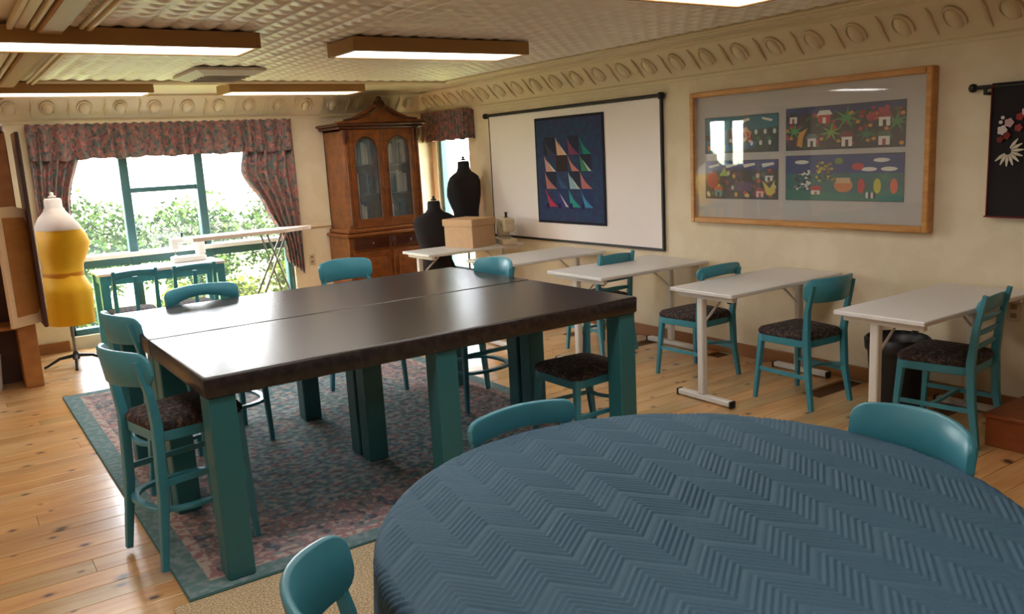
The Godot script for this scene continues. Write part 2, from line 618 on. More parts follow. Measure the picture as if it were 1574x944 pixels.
func make_ceiling() -> void:
	var ce := structure("ceiling", boxm(Vector3(WX - WL + 0.4, 0.25, WF - WB + 0.4), 0.0), M.ceiling)
	ce.position = Vector3((WX + WL) / 2, CEIL + 0.125 + 0.022, (WF + WB) / 2)
	# pressed metal tile: rows of raised lozenges inside a bead
	var T := 0.61
	var tile := grid(48, 48, func(u: float, v: float) -> Vector3:
		var a := absf(sin(PI * 5.0 * u))
		var b := absf(sin(PI * 5.0 * v))
		var d := absf(sin(PI * 5.0 * (u + v)) * sin(PI * 5.0 * (u - v)))
		var h := 0.015 * pow(a * b, 0.7) - 0.004 * d
		var e := minf(minf(u, 1.0 - u), minf(v, 1.0 - v))
		h *= smoothstep(0.0, 0.05, e)
		h -= 0.003 * (1.0 - smoothstep(0.0, 0.012, e))
		return Vector3((u - 0.5) * T, -h, (v - 0.5) * T))
	tile.surface_set_material(0, M.ceiling)
	for zone in [[0.80, 6], [WL + 0.02, 6]]:
		for i in zone[1]:
			for j in 16:
				var x: float = zone[0] + (i + 0.5) * T
				var z := -7.58 + (j + 0.5) * T
				if z + T / 2 > WF: continue
				inst("tin_tile", tile, M.ceiling, ce, Transform3D(Basis(), Vector3(x, CEIL + 0.016, z) - ce.position))
	# flat border with beads round the tile field
	var bd := S()
	for b in [[4.46, WX, WB, WF], [0.80, 4.46, WB, -7.58], [WL, 0.40, WB, -7.58]]:
		box(bd, Vector3((b[0] + b[1]) / 2, CEIL + 0.010, (b[2] + b[3]) / 2), Vector3(b[1] - b[0], 0.024, b[3] - b[2]), 0.0)
	structure("trim_2", bd, M.trim)
	var bead := S()
	for x in [4.46, 4.56]:
		tube(bead, [Vector3(x, CEIL - 0.004, -7.55), Vector3(x, CEIL - 0.004, WF)], 0.012, 8)
	for z in [-7.58, -7.70]:
		tube(bead, [Vector3(0.80, CEIL - 0.004, z), Vector3(4.52, CEIL - 0.004, z)], 0.014, 8)
	structure("trim_3", bead, M.trim)
	# the beam between the two fields, with stepped mouldings
	var bm := S()
	box(bm, Vector3(0.60, CEIL - 0.018, (WB + WF) / 2), Vector3(0.11, 0.05, WF - WB - 0.1), 0.008)
	structure("trim_4", bm, M.beam)
	var bs := S()
	for k in [[0.475, 0.012, 0.05], [0.43, 0.02, 0.025], [0.525, 0.02, 0.022], [0.665, 0.01, 0.012], [0.78, 0.016, 0.022], [0.745, 0.008, 0.022]]:
		box(bs, Vector3(k[0], CEIL - 0.002 - k[1] * 0.5, (WB + WF) / 2), Vector3(k[2], k[1] + 0.01, WF - WB - 0.12), 0.004)
	var band := structure("trim_5", bs, M.trim)
	# pressed leaf squares along the band beside the beam
	var leaf := S()
	lathe(leaf, [[0.026, 0.0], [0.024, -0.006], [0.014, -0.010], [0.010, -0.006], [0.006, -0.012], [0.0, -0.013]], 8)
	leaf.generate_normals()
	var leafm := leaf.commit()
	for k in 66:
		inst("leaf_boss", leafm, M.ceiling, band, Transform3D(Basis(Vector3.UP, PI / 4), Vector3(0.705, CEIL + 0.002, -7.45 + k * 0.075)))
	make_frieze()
	# ceiling vent
	var v := thing("ceiling_vent", "grey square air vent on the pressed tin ceiling", "vent", Vector3(1.99, CEIL, -6.84))
	var vs := S()
	var A := 0.26
	var B := 0.36
	loft(vs, [[Vector3(-A, 0, -B), Vector3(A, 0, -B), Vector3(A, 0, B), Vector3(-A, 0, B)], [Vector3(-A, -0.02, -B), Vector3(A, -0.02, -B), Vector3(A, -0.02, B), Vector3(-A, -0.02, B)], [Vector3(-A + 0.07, -0.05, -B + 0.08), Vector3(A - 0.07, -0.05, -B + 0.08), Vector3(A - 0.07, -0.05, B - 0.08), Vector3(-A + 0.07, -0.05, B - 0.08)]], true, false)
	obj("housing", vs, M.grey_vent, v)
	for k in 5:
		var sl := S()
		box(sl, Vector3(0, -0.053, -0.2 + k * 0.1), Vector3(0.34, 0.006, 0.05), 0.002, Basis(Vector3.RIGHT, 0.2))
		obj("slat", sl, M.grey_vent, v)

func make_frieze() -> void:
	# slanted cornice along the right wall and the window wall, with scrolled leaves
	var lo := Vector2(0.02, 2.19)
	var hi := Vector2(0.20, 2.375)
	var prof := [Vector2(0, 2.15), Vector2(0.018, 2.15), Vector2(0.028, 2.17), Vector2(0.018, 2.185), lo, hi, Vector2(0.215, 2.37), Vector2(0.235, 2.38), Vector2(0.235, 2.41), Vector2(0, 2.41)]
	var orn := S()
	# one leaf scroll: a rounded lobe with a rolled rim, in its own xy plane facing +z
	var rim := []
	var rad := []
	for k in 15:
		var t := -0.5 + k / 14.0 * 4.6
		var r := 0.086 - 0.0016 * k
		rim.append(Vector3(cos(t) * r * 0.8, sin(t) * r * 1.05 + 0.004, 0.006))
		rad.append(lerpf(0.013, 0.007, k / 14.0))
	tube(orn, rim, rad, 6)
	lathe(orn, [[0.0, -0.075], [0.032, -0.06], [0.05, -0.02], [0.052, 0.02], [0.038, 0.06], [0.0, 0.08]], 12, Vector3(0.010, 0, 0.0), 1.0, 0.6, false)
	tube(orn, [Vector3(-0.12, -0.1, 0.0), Vector3(-0.125, -0.02, 0.010), Vector3(-0.118, 0.06, 0.008), Vector3(-0.13, 0.105, 0.0)], [0.006, 0.013, 0.012, 0.005], 6)
	orn.generate_normals()
	var om := orn.commit()
	for side in 2:
		var st := S()
		var rings := []
		var mapp := func(p: Vector2, s: float) -> Vector3:
			return Vector3(WX - p.x, p.y, s) if side == 0 else Vector3(s, p.y, WB + p.x)
		for s in ([WB + 0.001, WF - 0.001] if side == 0 else [WL + 0.001, WX - 0.001]):
			var ring := []
			for p in prof: ring.append(mapp.call(p, s))
			rings.append(ring)
		# walls of the profile
		for i in prof.size():
			var k := (i + 1) % prof.size()
			var e: Vector2 = prof[k] - prof[i]
			var n2 := Vector2(e.y, -e.x)
			var out: Vector3 = Vector3(-n2.x, n2.y, 0) if side == 0 else Vector3(0, n2.y, n2.x)
			quad_o(st, rings[0][i], rings[0][k], rings[1][k], rings[1][i], out)
		var fr := structure("trim_%d" % (6 + side), st, M.trim)
		var mid := (lo + hi) * 0.5
		var up2 := (hi - lo).normalized()
		var cnt := 36 if side == 0 else 27
		for k in cnt:
			var s := (-8.85 + k * 0.31) if side == 0 else (WL + 0.25 + k * 0.31)
			if side == 0 and s > WF - 0.2: continue
			var up3: Vector3 = Vector3(-up2.x, up2.y, 0) if side == 0 else Vector3(0, up2.y, up2.x)
			var x3: Vector3 = Vector3(0, 0, 1) if side == 0 else Vector3(1, 0, 0)
			var z3 := x3.cross(up3)
			if side == 0 and z3.x > 0: z3 = -z3; x3 = -x3
			if side == 1 and z3.z < 0: z3 = -z3; x3 = -x3
			inst("scroll_ornament", om, M.trim, fr, Transform3D(Basis(x3, up3, z3), mapp.call(mid, s)))

func pane(parent: Node, called: String, c: Vector3, s: Vector3) -> void:
	var st := S()
	box(st, c, s, 0.0)
	obj(called, st, M.glass, parent)

func make_windows() -> void:
	# window_1: three tall bays on the window wall; window_2: a higher one in the side bay
	for spec in [["window_1", 0.92, 3.22, [1.60, 2.32], 0.12], ["window_2", -0.95, 0.05, [-0.45], 1.22]]:
		var w := Node3D.new()
		w.name = spec[0]
		add_child(w)
		w.position = Vector3(0, 0, WB - 0.10)
		w.set_meta("kind", "structure")
		var x0: float = spec[1]
		var x1: float = spec[2]
		var yb: float = spec[4]
		var tall := yb < 1.0
		var fr := S()
		for x in [x0 + 0.03, x1 - 0.03]:
			box(fr, Vector3(x, (yb + 2.02) / 2, 0), Vector3(0.06, 2.02 - yb, 0.10), 0.006)
		for y in [yb + 0.03, 1.99]:
			box(fr, Vector3((x0 + x1) / 2, y, 0), Vector3(x1 - x0, 0.06, 0.10), 0.006)
		obj("window_frame", fr, M.window_teal, w)
		var xs: Array = [x0 + 0.06] + spec[3] + [x1 - 0.06]
		for x in spec[3]:
			var mu := S()
			box(mu, Vector3(x, (yb + 2.02) / 2, 0.015), Vector3(0.085, 1.94 - yb, 0.11), 0.008)
			obj("mullion", mu, M.window_teal, w)
		if tall:
			var rl := S()
			box(rl, Vector3((x0 + x1) / 2, 0.80, 0.01), Vector3(x1 - x0 - 0.1, 0.075, 0.10), 0.008)
			obj("rail", rl, M.window_teal, w)
		var sill := S()
		box(sill, Vector3((x0 + x1) / 2, 0.865 if tall else yb + 0.01, 0.05), Vector3(x1 - x0 - 0.1, 0.045, 0.16), 0.008)
		obj("window_sill", sill, M.white_metal, w)
		for i in xs.size() - 1:
			var a: float = xs[i] + (0.0 if i == 0 else 0.04)
			var b: float = xs[i + 1] - (0.0 if i == xs.size() - 2 else 0.04)
			if not tall:
				pane(w, "pane", Vector3((a + b) / 2, (yb + 2.02) / 2, -0.01), Vector3(b - a - 0.01, 1.90 - yb, 0.005))
				continue
			if i == 1:
				var sb := S()
				box(sb, Vector3((a + b) / 2, 1.49, 0.01), Vector3(b - a, 0.05, 0.06), 0.006)
				obj("sash_bar", sb, M.window_teal, w)
				pane(w, "pane", Vector3((a + b) / 2, 1.74, -0.01), Vector3(b - a - 0.01, 0.44, 0.005))
				pane(w, "pane", Vector3((a + b) / 2, 1.17, -0.01), Vector3(b - a - 0.01, 0.56, 0.005))
			else:
				pane(w, "pane", Vector3((a + b) / 2, 1.425, -0.01), Vector3(b - a - 0.01, 1.07, 0.005))
			pane(w, "pane", Vector3((a + b) / 2, 0.47, -0.01), Vector3(b - a - 0.01, 0.56, 0.005))
	# window_3: the narrow one on the right wall beyond the white board
	var w3 := Node3D.new()
	w3.name = "window_3"
	add_child(w3)
	w3.position = Vector3(WX + 0.08, 0, -8.51)
	w3.set_meta("kind", "structure")
	var f3 := S()
	for z in [-0.335, 0.335]:
		box(f3, Vector3(0, 1.14, z), Vector3(0.10, 1.66, 0.05), 0.006)
	for y in [0.33, 1.95]:
		box(f3, Vector3(0, y, 0), Vector3(0.10, 0.05, 0.72), 0.006)
	obj("window_frame", f3, M.window_teal, w3)
	pane(w3, "pane", Vector3(0.01, 1.14, 0), Vector3(0.005, 1.56, 0.62))
	var s3 := S()
	box(s3, Vector3(-0.05, 0.29, 0), Vector3(0.12, 0.03, 0.78), 0.006)
	obj("window_sill", s3, M.white_metal, w3)

# ------------------------------------------------------------------ lamps
func make_lights() -> void:
	var proto: Node3D = null
	var list := [
		[1.00, -5.00, "long fluorescent ceiling light crossing the ceiling beam over the dark work table"],
		[2.86, -5.00, "fluorescent ceiling light above the middle of the dark work table"],
		[1.02, -7.83, "fluorescent ceiling light over the dress form near the big window"],
		[2.95, -7.83, "fluorescent ceiling light in front of the wooden bookcase"],
		[2.82, -2.76, "fluorescent ceiling light hung above the round table"],
		[-1.95, -7.83, "fluorescent ceiling light in the far bay beyond the wooden cupboard"],
		[-1.95, -5.00, "fluorescent ceiling light in the side bay of the room"],
		[1.00, -2.76, "fluorescent ceiling light over the beige carpet"],
		[1.00, -0.40, "fluorescent ceiling light over the near end of the beige carpet"],
		[-1.95, -2.76, "fluorescent ceiling light at the near end of the side bay"],
	]
	for s in list:
		if proto == null:
			proto = thing("ceiling_light", s[2], "light", Vector3(s[0], CEIL, s[1]), 0, "fluorescent ceiling lights")
			var st := S()
			var W := 1.30
			var D := 0.40
			var H := 0.085
			for sx in [-1.0, 1.0]:
				box(st, Vector3(sx * (W / 2 - 0.012), -H / 2, 0), Vector3(0.024, H, D), 0.003)
			for sz in [-1.0, 1.0]:
				box(st, Vector3(0, -H / 2, sz * (D / 2 - 0.012)), Vector3(W - 0.04, H, 0.024), 0.003)
			box(st, Vector3(0, -0.012, 0), Vector3(W - 0.03, 0.02, D - 0.03), 0.0)
			obj("housing", st, M.fixture, proto)
			var df := S()
			box(df, Vector3(0, -H + 0.012, 0), Vector3(W - 0.05, 0.012, D - 0.05), 0.003)
			obj("diffuser", df, M.lamp, proto)
			var al := AreaLight3D.new()
			al.name = "lamp_glow"
			al.area_size = Vector2(W - 0.08, D - 0.08)
			al.light_energy = LAMP_ENERGY
			al.light_color = c8(252, 251, 252)
			al.area_range = 20.0
			al.area_attenuation = 2.0
			al.shadow_enabled = true
			al.rotation_degrees.x = -90
			al.position = Vector3(0, -H + 0.002, 0)
			proto.add_child(al)
		else:
			copy_of(proto, Vector3(s[0], CEIL, s[1]), 0, s[2])

# ------------------------------------------------------------------ chairs
func outline(fw: float, bw: float, dp: float, r := 0.07, n := 6) -> Array:
	# rounded trapezoid in xz, front towards -z
	var cs := [Vector2(-fw / 2, -dp / 2), Vector2(fw / 2, -dp / 2), Vector2(bw / 2, dp / 2), Vector2(-bw / 2, dp / 2)]
	var out := []
	for i in 4:
		var p: Vector2 = cs[i]
		var a: Vector2 = (cs[(i + 3) % 4] - p).normalized()
		var b: Vector2 = (cs[(i + 1) % 4] - p).normalized()
		for k in n + 1:
			var t := float(k) / n
			var q := p + a * r * (1 - t) * (1 - t) + b * r * t * t
			out.append(Vector3(q.x, 0, q.y))
	return out

func scaled(ring: Array, s: float, y: float) -> Array:
	var o := []
	for p in ring: o.append(Vector3(p.x * s, y, p.z * s))
	return o

# curved back plate, its ends swept towards the sitter
func plate(st: SurfaceTool, hw: float, y0: float, y1: float, zc: float, bend: float, th: float, dip := 0.0, lean := 0.10, tail := 0.0) -> void:
	var N := 18
	var rings := []
	for i in N + 1:
		var t := -1.0 + 2.0 * i / N
		# round the ends of the plate
		var e := 1.0 - pow(absf(t), 6.0)
		var x := hw * sin(t * PI / 2 * 0.98)
		var q := absf(x / hw)
		var hgt := (y1 - y0)
		var rr := sqrt(maxf(0.0, 1.0 - pow(clampf((q - 0.82) / 0.18, 0.0, 1.0), 2.0)))
		var yc := (y0 + y1) / 2
		var top := yc + hgt / 2 * lerpf(0.5, 1.0, rr) - 0.015 * q * q
		var bot := yc - hgt / 2 * lerpf(0.35, 1.0, rr) + dip * (1 - q * q) - tail * q * q
		var z := zc - bend * q * q
		var d := Vector2(1.0, -2.0 * bend * x / (hw * hw)).normalized()
		var nx := -d.y
		var nz := d.x
		var ring := []
		for k in [[bot, -0.5], [bot + 0.006, -1.0], [top - 0.006, -1.0], [top, -0.5], [top, 0.5], [top - 0.006, 1.0], [bot + 0.006, 1.0], [bot, 0.5]]:
			var off: float = k[1] * th * 0.5
			ring.append(Vector3(x + nx * off, k[0], z + nz * off + (k[0] - yc) * lean))
		rings.append(ring)
	loft(st, rings, true, true)

# style: plate, yoke, rail, open, ladder, splat
func chair(called: String, label: String, category: String, at: Vector3, turn: float, group: String, style: String, sh: float, top: float) -> Node3D:
	var t := thing(called, label, category, at, turn, group)
	var fw := 0.41
	var bw := 0.35
	var dp := 0.40
	var tall := sh > 0.55
	# seat frame and pad
	var o := outline(fw, bw, dp)
	var sf := S()
	loft(sf, [scaled(o, 0.96, sh - 0.075), scaled(o, 0.98, sh - 0.07), scaled(o, 0.98, sh - 0.032), scaled(o, 0.96, sh - 0.028)], true, false)
	obj("seat_frame", sf, M.teal, t)
	var sp := S()
	loft(sp, [scaled(o, 0.97, sh - 0.03), scaled(o, 1.0, sh - 0.02), scaled(o, 1.0, sh - 0.005), scaled(o, 0.94, sh + 0.012), scaled(o, 0.75, sh + 0.024), scaled(o, 0.4, sh + 0.031), scaled(o, 0.05, sh + 0.033)], true, true)
	obj("seat", sp, M.seat, t)
	var fx := fw / 2 - 0.035
	var bx := bw / 2 - 0.005
	var fz := -dp / 2 + 0.035
	var bz := dp / 2 - 0.015
	var spl := 0.03 if not tall else 0.02
	var feet := []
	for s in [-1.0, 1.0]:
		var l := S()
		var foot := Vector3(s * (fx + spl), 0, fz - spl)
		bar(l, [foot, Vector3(s * fx, sh - 0.03, fz)], [[0.024, 0.024], [0.038, 0.038]], Vector3.RIGHT)
		obj("leg", l, M.teal, t)
		feet.append([foot, Vector3(s * fx, sh - 0.03, fz)])
	var ptop := top - (0.045 if style in ["plate", "yoke", "rail"] else 0.0)
	if style in ["ladder", "open", "splat"]: ptop = top
	for s in [-1.0, 1.0]:
		var l := S()
		var pz := 0.055 + 0.09 * (top - sh) * 2.0
		var px := bx + (0.012 if style in ["plate", "yoke", "rail"] else 0.0)
		var pts := [Vector3(s * (bx + 0.012), 0, bz + 0.055), Vector3(s * bx, sh * 0.5, bz + 0.018), Vector3(s * bx, sh, bz + 0.005), Vector3(s * px, lerpf(sh, ptop, 0.5), bz + 0.022), Vector3(s * px, ptop, bz + 0.06)]
		bar(l, pts, [[0.026, 0.028], [0.034, 0.04], [0.034, 0.042], [0.032, 0.032], [0.026, 0.022]], Vector3.RIGHT)
		obj("leg", l, M.teal, t)
	var zt := bz + 0.06
	match style:
		"plate":
			var p := S()
			plate(p, 0.212, top - 0.155, top, zt + 0.040, 0.085, 0.022, 0.0, 0.14)
			obj("backrest", p, M.teal, t)
		"yoke":
			var p := S()
			plate(p, 0.222, top - 0.11, top, zt + 0.020, 0.06, 0.022, 0.04, 0.14, 0.02)
			obj("backrest", p, M.teal, t)
		"rail":
			var p := S()
			plate(p, 0.212, top - 0.10, top, zt + 0.004, 0.035, 0.022, 0.02, 0.12)
			obj("backrest", p, M.teal, t)
		"open":
			for y in [top - 0.055, top - 0.22, top - 0.30]:
				var p := S()
				plate(p, bx + 0.012, y - (0.045 if y > top - 0.1 else 0.018), y + (0.045 if y > top - 0.1 else 0.018), zt - 0.006 - (top - y) * 0.13, 0.02, 0.018, 0.0, 0.12)
				obj("back_rail", p, M.teal, t)
		"ladder":
			for k in 4:
				var y := top - 0.06 - k * 0.075
				var hh := 0.045 if k == 0 else 0.018
				var p := S()
				plate(p, bx + 0.008, y - hh, y + hh, zt - 0.004 - (top - y) * 0.13, 0.02, 0.018, 0.008, 0.12)
				obj("back_slat", p, M.teal, t)
		"splat":
			var p := S()
			plate(p, bx + 0.02, top - 0.085, top - 0.005, zt - 0.006, 0.02, 0.02, 0.03, 0.12, 0.0)
			obj("backrest", p, M.teal, t)
			var q := S()
			bar(q, [Vector3(0, sh, bz + 0.002), Vector3(0, top - 0.06, zt - 0.012)], [[0.028, 0.012], [0.036, 0.012]], Vector3.RIGHT)
			obj("splat", q, M.teal, t)
	# stretchers
	var ys := 0.20 if not tall else 0.25
	if tall:
		# bent foot ring passing outside the legs, and side rails above it
		var ring := S()
		var pts := []
		for k in 25:
			var a := TAU * k / 24.0
			var sx := signf(cos(a)) * pow(absf(cos(a)), 0.75)
			var sz := signf(sin(a)) * pow(absf(sin(a)), 0.75)
			pts.append(Vector3(sx * 0.205, ys, sz * 0.215 + 0.012))
		bar(ring, pts, [[0.018, 0.034]], Vector3.UP)
		obj("foot_ring", ring, M.teal, t)
		for s in [-1.0, 1.0]:
			var st := S()
			bar(st, [Vector3(s * (fx + 0.008), 0.37, fz - 0.01), Vector3(s * (bx + 0.004), 0.37, bz + 0.02)], [[0.018, 0.026]], Vector3.RIGHT)
			obj("stretcher", st, M.teal, t)
	else:
		for s in [-1.0, 1.0]:
			var st := S()
			bar(st, [Vector3(s * (fx + 0.014), ys, fz - 0.015), Vector3(s * (bx + 0.006), ys, bz + 0.028)], [[0.018, 0.024]], Vector3.RIGHT)
			obj("stretcher", st, M.teal, t)
		if style in ["plate", "rail"]:
			# the curved stretcher at the rear
			var cv := S()
			var pts := []
			for k in 9:
				var u := -1.0 + k / 4.0
				pts.append(Vector3(u * (bx + 0.004), ys + 0.04, bz + 0.03 - 0.10 * (1 - u * u)))
			bar(cv, pts, [[0.016, 0.024]], Vector3.UP)
			obj("stretcher", cv, M.teal, t)
		else:
			var cb := S()
			bar(cb, [Vector3(-fx, ys, 0.0), Vector3(fx, ys, 0.0)], [[0.018, 0.024]], Vector3.UP)
			obj("stretcher", cb, M.teal, t)
	return t

# ------------------------------------------------------------------ tables
func work_table(label: String, z0: float, z1: float) -> void:
	var x0 := 0.757
	var x1 := 3.03
	var H := 0.858
	var y0 := 0.014
	var t := thing("work_table", label, "table", Vector3((x0 + x1) / 2, y0, (z0 + z1) / 2))
	var hx := (x1 - x0) / 2
	var hz := (z1 - z0) / 2
	var top := S()
	# wrapped slab with soft rounded edges
	var prof := [[0.0, -0.088, 0.010], [0.0, -0.080, 0.002], [0.0, -0.010, 0.0], [0.0, -0.004, 0.002], [0.0, -0.001, 0.006], [0.0, 0.0, 0.014]]
	var rings := []
	for p in prof:
		var ring := []
		var ax: float = hx - p[2]
		var az: float = hz - p[2]
		for q in [[-1, -1], [1, -1], [1, 1], [-1, 1]]:
			for k in 4:
				var a: float = atan2(q[1], q[0]) - PI / 4 + k / 3.0 * PI / 2
				var R := 0.008
				ring.append(Vector3(q[0] * (ax - R) + cos(a) * R, H + p[1], q[1] * (az - R) + sin(a) * R))
		rings.append(ring)
	loft(top, rings, true, true)
	obj("table_top", top, M.black_top, t)
	for x in [-hx + 0.066, 0.0 - 0.045, hx - 0.066]:
		for z in [-hz + 0.068, hz - 0.068]:
			var l := S()
			box(l, Vector3(x, (H - 0.086) / 2, z), Vector3(0.112, H - 0.086, 0.112), 0.006)
			obj("leg", l, M.table_teal, t)

func white_table(label: String, x0: float, x1: float, z0: float, z1: float) -> Node3D:
	var t := thing("folding_table", label, "table", Vector3((x0 + x1) / 2, 0, (z0 + z1) / 2), 0, "white tables along the right wall")
	var hx := (x1 - x0) / 2
	var hz := (z1 - z0) / 2
	var tp := S()
	box(tp, Vector3(0, 0.728, 0), Vector3(hx * 2, 0.026, hz * 2), 0.005)
	obj("table_top", tp, M.white_top, t)
	var ap := S()
	for s in [-1.0, 1.0]:
		box(ap, Vector3(s * (hx - 0.065), 0.698, 0), Vector3(0.035, 0.034, hz * 2 - 0.06), 0.004)
	box(ap, Vector3(0, 0.700, 0.06), Vector3(hx * 2 - 0.2, 0.03, 0.03), 0.004)
	obj("under_rail", ap, M.white_metal, t)
	for s in [-1.0, 1.0]:
		var x: float = s * (hx - 0.065)
		var l := S()
		box(l, Vector3(x, 0.365, -0.04), Vector3(0.045, 0.64, 0.05), 0.006)
		var lg := obj("leg", l, M.white_metal, t)
		var f := S()
		box(f, Vector3(x, 0.026, -0.02), Vector3(0.05, 0.036, hz * 2 - 0.08), 0.006)
		obj("foot", f, M.white_metal, t)
		for e in [-1.0, 1.0]:
			var c := S()
			box(c, Vector3(x, 0.024, e * (hz - 0.034) - 0.02), Vector3(0.054, 0.044, 0.014), 0.004)
			obj("end_cap", c, M.black, t)
		var br := S()
		tube(br, [Vector3(x, 0.50, -0.04), Vector3(x - s * 0.24, 0.69, -0.04)], 0.008, 6)
		obj("brace", br, M.white_metal, t)
	var k := S()
	box(k, Vector3(-hx + 0.10, 0.685, hz - 0.10), Vector3(0.03, 0.045, 0.03), 0.006)
	obj("lock_knob", k, M.black, t)
	return t

func round_table() -> void:
	var cx := 1.49
	var cz := -1.42
	var t := thing("round_table", "round table hidden under a quilted slate blue cloth", "table", Vector3(cx, 0.016, cz))
	var tp := S()
	lathe(tp, [[0.0, 0.70], [0.765, 0.70], [0.77, 0.705], [0.77, 0.715], [0.765, 0.72], [0.0, 0.72]], 48, Vector3.ZERO, 1, 1, false)
	obj("table_top", tp, M.oak, t)
	var pd := S()
	lathe(pd, [[0.05, 0.06], [0.06, 0.10], [0.045, 0.16], [0.05, 0.5], [0.07, 0.62], [0.12, 0.70]], 20)
	obj("pedestal", pd, M.teal, t)
	for k in 4:
		var f := S()
		var a := TAU * k / 4.0 + 0.6
		var d := Vector3(cos(a), 0, sin(a))
		bar(f, [d * 0.03 + Vector3.UP * 0.10, d * 0.3 + Vector3.UP * 0.055, d * 0.42 + Vector3.UP * 0.018], [[0.05, 0.06], [0.045, 0.045], [0.04, 0.035]], d.cross(Vector3.UP))
		obj("foot", f, M.teal, t)
	# the cloth: quilted zigzag channels in bands
	var ang := 0.16
	var quilt := func(x: float, z: float) -> float:
		var u := x * cos(ang) + z * sin(ang)
		var v := -x * sin(ang) + z * cos(ang)
		var ph := fposmod(u / 0.196, 1.0)
		var zig := absf(ph * 2.0 - 1.0) * 0.098
		var w := fposmod((v - zig) / 0.168, 1.0) * 0.168
		if w > 0.132:
			return 0.0050 * pow(maxf(0.0, sin(PI * (w - 0.132) / 0.036)), 0.6)
		return 0.0072 * pow(absf(sin(PI * w / 0.022)), 0.8)
	var R := 0.775
	var rc := 0.035
	var drop := 0.18
	var total := R + rc * PI / 2 + drop
	var me := grid(680, 250, func(uu: float, vv: float) -> Vector3:
		var a := TAU * uu
		var s := total * (0.002 + 0.998 * vv)
		var ca := cos(a)
		var sa := sin(a)
		if s < R:
			return Vector3(ca * s, 0.724 + quilt.call(ca * s, sa * s), sa * s)
		var h: float = quilt.call(ca * s, sa * s)
		if s < R + rc * PI / 2:
			var b := (s - R) / rc
			var q := rc + h
			return Vector3(ca * (R + sin(b) * q), 0.724 - rc + cos(b) * q, sa * (R + sin(b) * q))
		var dn := s - R - rc * PI / 2
		var rr := R + rc + h + dn * (0.03 + 0.05 * sin(a * 11.0 + sin(a * 3.0)))
		return Vector3(ca * rr, 0.724 - rc - dn, sa * rr), Vector2.ONE, true)
	var c := obj("tablecloth", me, M.cloth)
	c.position = Vector3(cx, 0.016, cz)
	tag(c, "slate blue quilted cloth with zigzag stitching draped over the round table", "tablecloth")

# ------------------------------------------------------------------ soft furnishings
func curtain_sheet(nu: int, nv: int, left: Callable, right: Callable, top: Callable, bot: Callable, zf: Callable, th := 0.006) -> ArrayMesh:
	# closed in section: the front runs out, the back runs home
	return grid(nu * 2, nv, func(u: float, v: float) -> Vector3:
		var front := u <= 0.5
		var k := u * 2.0 if front else 2.0 - u * 2.0
		var x: float = lerpf(left.call(v), right.call(v), k)
		var y: float = lerpf(top.call(k), bot.call(k), v)
		return Vector3(x, y, zf.call(k, v) - (0.0 if front else th)), Vector2(2.0, 1.0), true)

func make_curtains() -> void:
	var z0 := WB + 0.09
	var t := thing("floral_curtains", "red and green floral curtains with a gathered valance on the big window", "curtains", Vector3(0, 0, z0))
	var rod := S()
	tube(rod, [Vector3(0.80, 2.115, -0.03), Vector3(3.28, 2.115, -0.03)], 0.014, 8)
	obj("curtain_rod", rod, M.white_metal, t)
	var vm := curtain_sheet(320, 22, func(_v): return 0.79, func(_v): return 3.29, func(k): return 2.14 + 0.006 * sin(k * 190.0), func(k): return 1.81 + 0.006 * sin(k * 34.0) + 0.005 * sin(k * 97.0), func(k, v): return 0.03 + 0.006 + (0.020 + 0.026 * v) * sin(k * 118.0 + 1.4 * sin(k * 23.0)))
	var m2: StandardMaterial3D = M.curtain.duplicate()
	m2.uv1_scale = Vector3(3.0, 0.26, 1)
	obj("valance", vm, m2, t)
	var m3: StandardMaterial3D = M.curtain.duplicate()
	m3.uv1_scale = Vector3(0.62, 1.05, 1)
	var lp := curtain_sheet(70, 40, func(_v): return 0.79, func(v): return 1.25 - 0.17 * smoothstep(0.05, 0.5, v) - 0.10 * smoothstep(0.5, 0.9, v), func(_k): return 2.12, func(k): return 0.55 + 0.10 * k, func(k, v): return 0.002 + 0.028 * sin(k * 36.0 + v * 1.2))
	obj("curtain_panel", lp, m3, t)
	var rp := curtain_sheet(70, 50, func(v): return 2.73 + 0.03 * sin(v * 12.0) + 0.16 * smoothstep(0.30, 0.58, v) + 0.24 * smoothstep(0.56, 0.92, v), func(_v): return 3.29, func(_k): return 2.12, func(k): return 0.62 - 0.16 * k, func(k, v): return 0.002 + 0.028 * sin(k * 34.0 - v * 2.0))
	obj("curtain_panel", rp, m3, t)
	# valance of the narrow window on the right wall: it stands off the wall with a return
	var s := thing("window_valance", "short floral valance over the narrow window beside the bookcase", "valance", Vector3(WX, 0, -8.5))
	var me := grid(320, 16, func(u: float, v: float) -> Vector3:
		var front := u <= 0.5
		var k := u * 2.0 if front else 2.0 - u * 2.0
		var L := k * 1.30
		var p: Vector2
		if L < 0.14: p = Vector2(-L, 0.50)
		elif L < 1.16: p = Vector2(-0.14, 0.50 - (L - 0.14) * 0.93)
		else: p = Vector2(-0.14 + (L - 1.16), 0.50 - 1.02 * 0.93)
		var amp := (0.006 + 0.016 * v) * sin(k * 110.0)
		var off := amp + (0.0 if front else 0.006)
		var y := lerpf(2.165 + 0.005 * sin(k * 140.0), 1.835 + 0.008 * sin(k * 33.0), v)
		if L < 0.14: return Vector3(p.x, y, p.y + amp * 0.4 - (0.0 if front else 0.006))
		return Vector3(minf(p.x + off, -0.003), y, p.y), Vector2(2, 1))
	var m4: StandardMaterial3D = M.curtain.duplicate()
	m4.uv1_scale = Vector3(1.6, 0.26, 1)
	obj("valance", me, m4, s)
	var r2 := S()
	tube(r2, [Vector3(-0.004, 2.14, 0.48), Vector3(-0.115, 2.14, 0.48), Vector3(-0.12, 2.14, -0.45), Vector3(-0.004, 2.14, -0.45)], 0.01, 6)
	obj("curtain_rod", r2, M.white_metal, s)

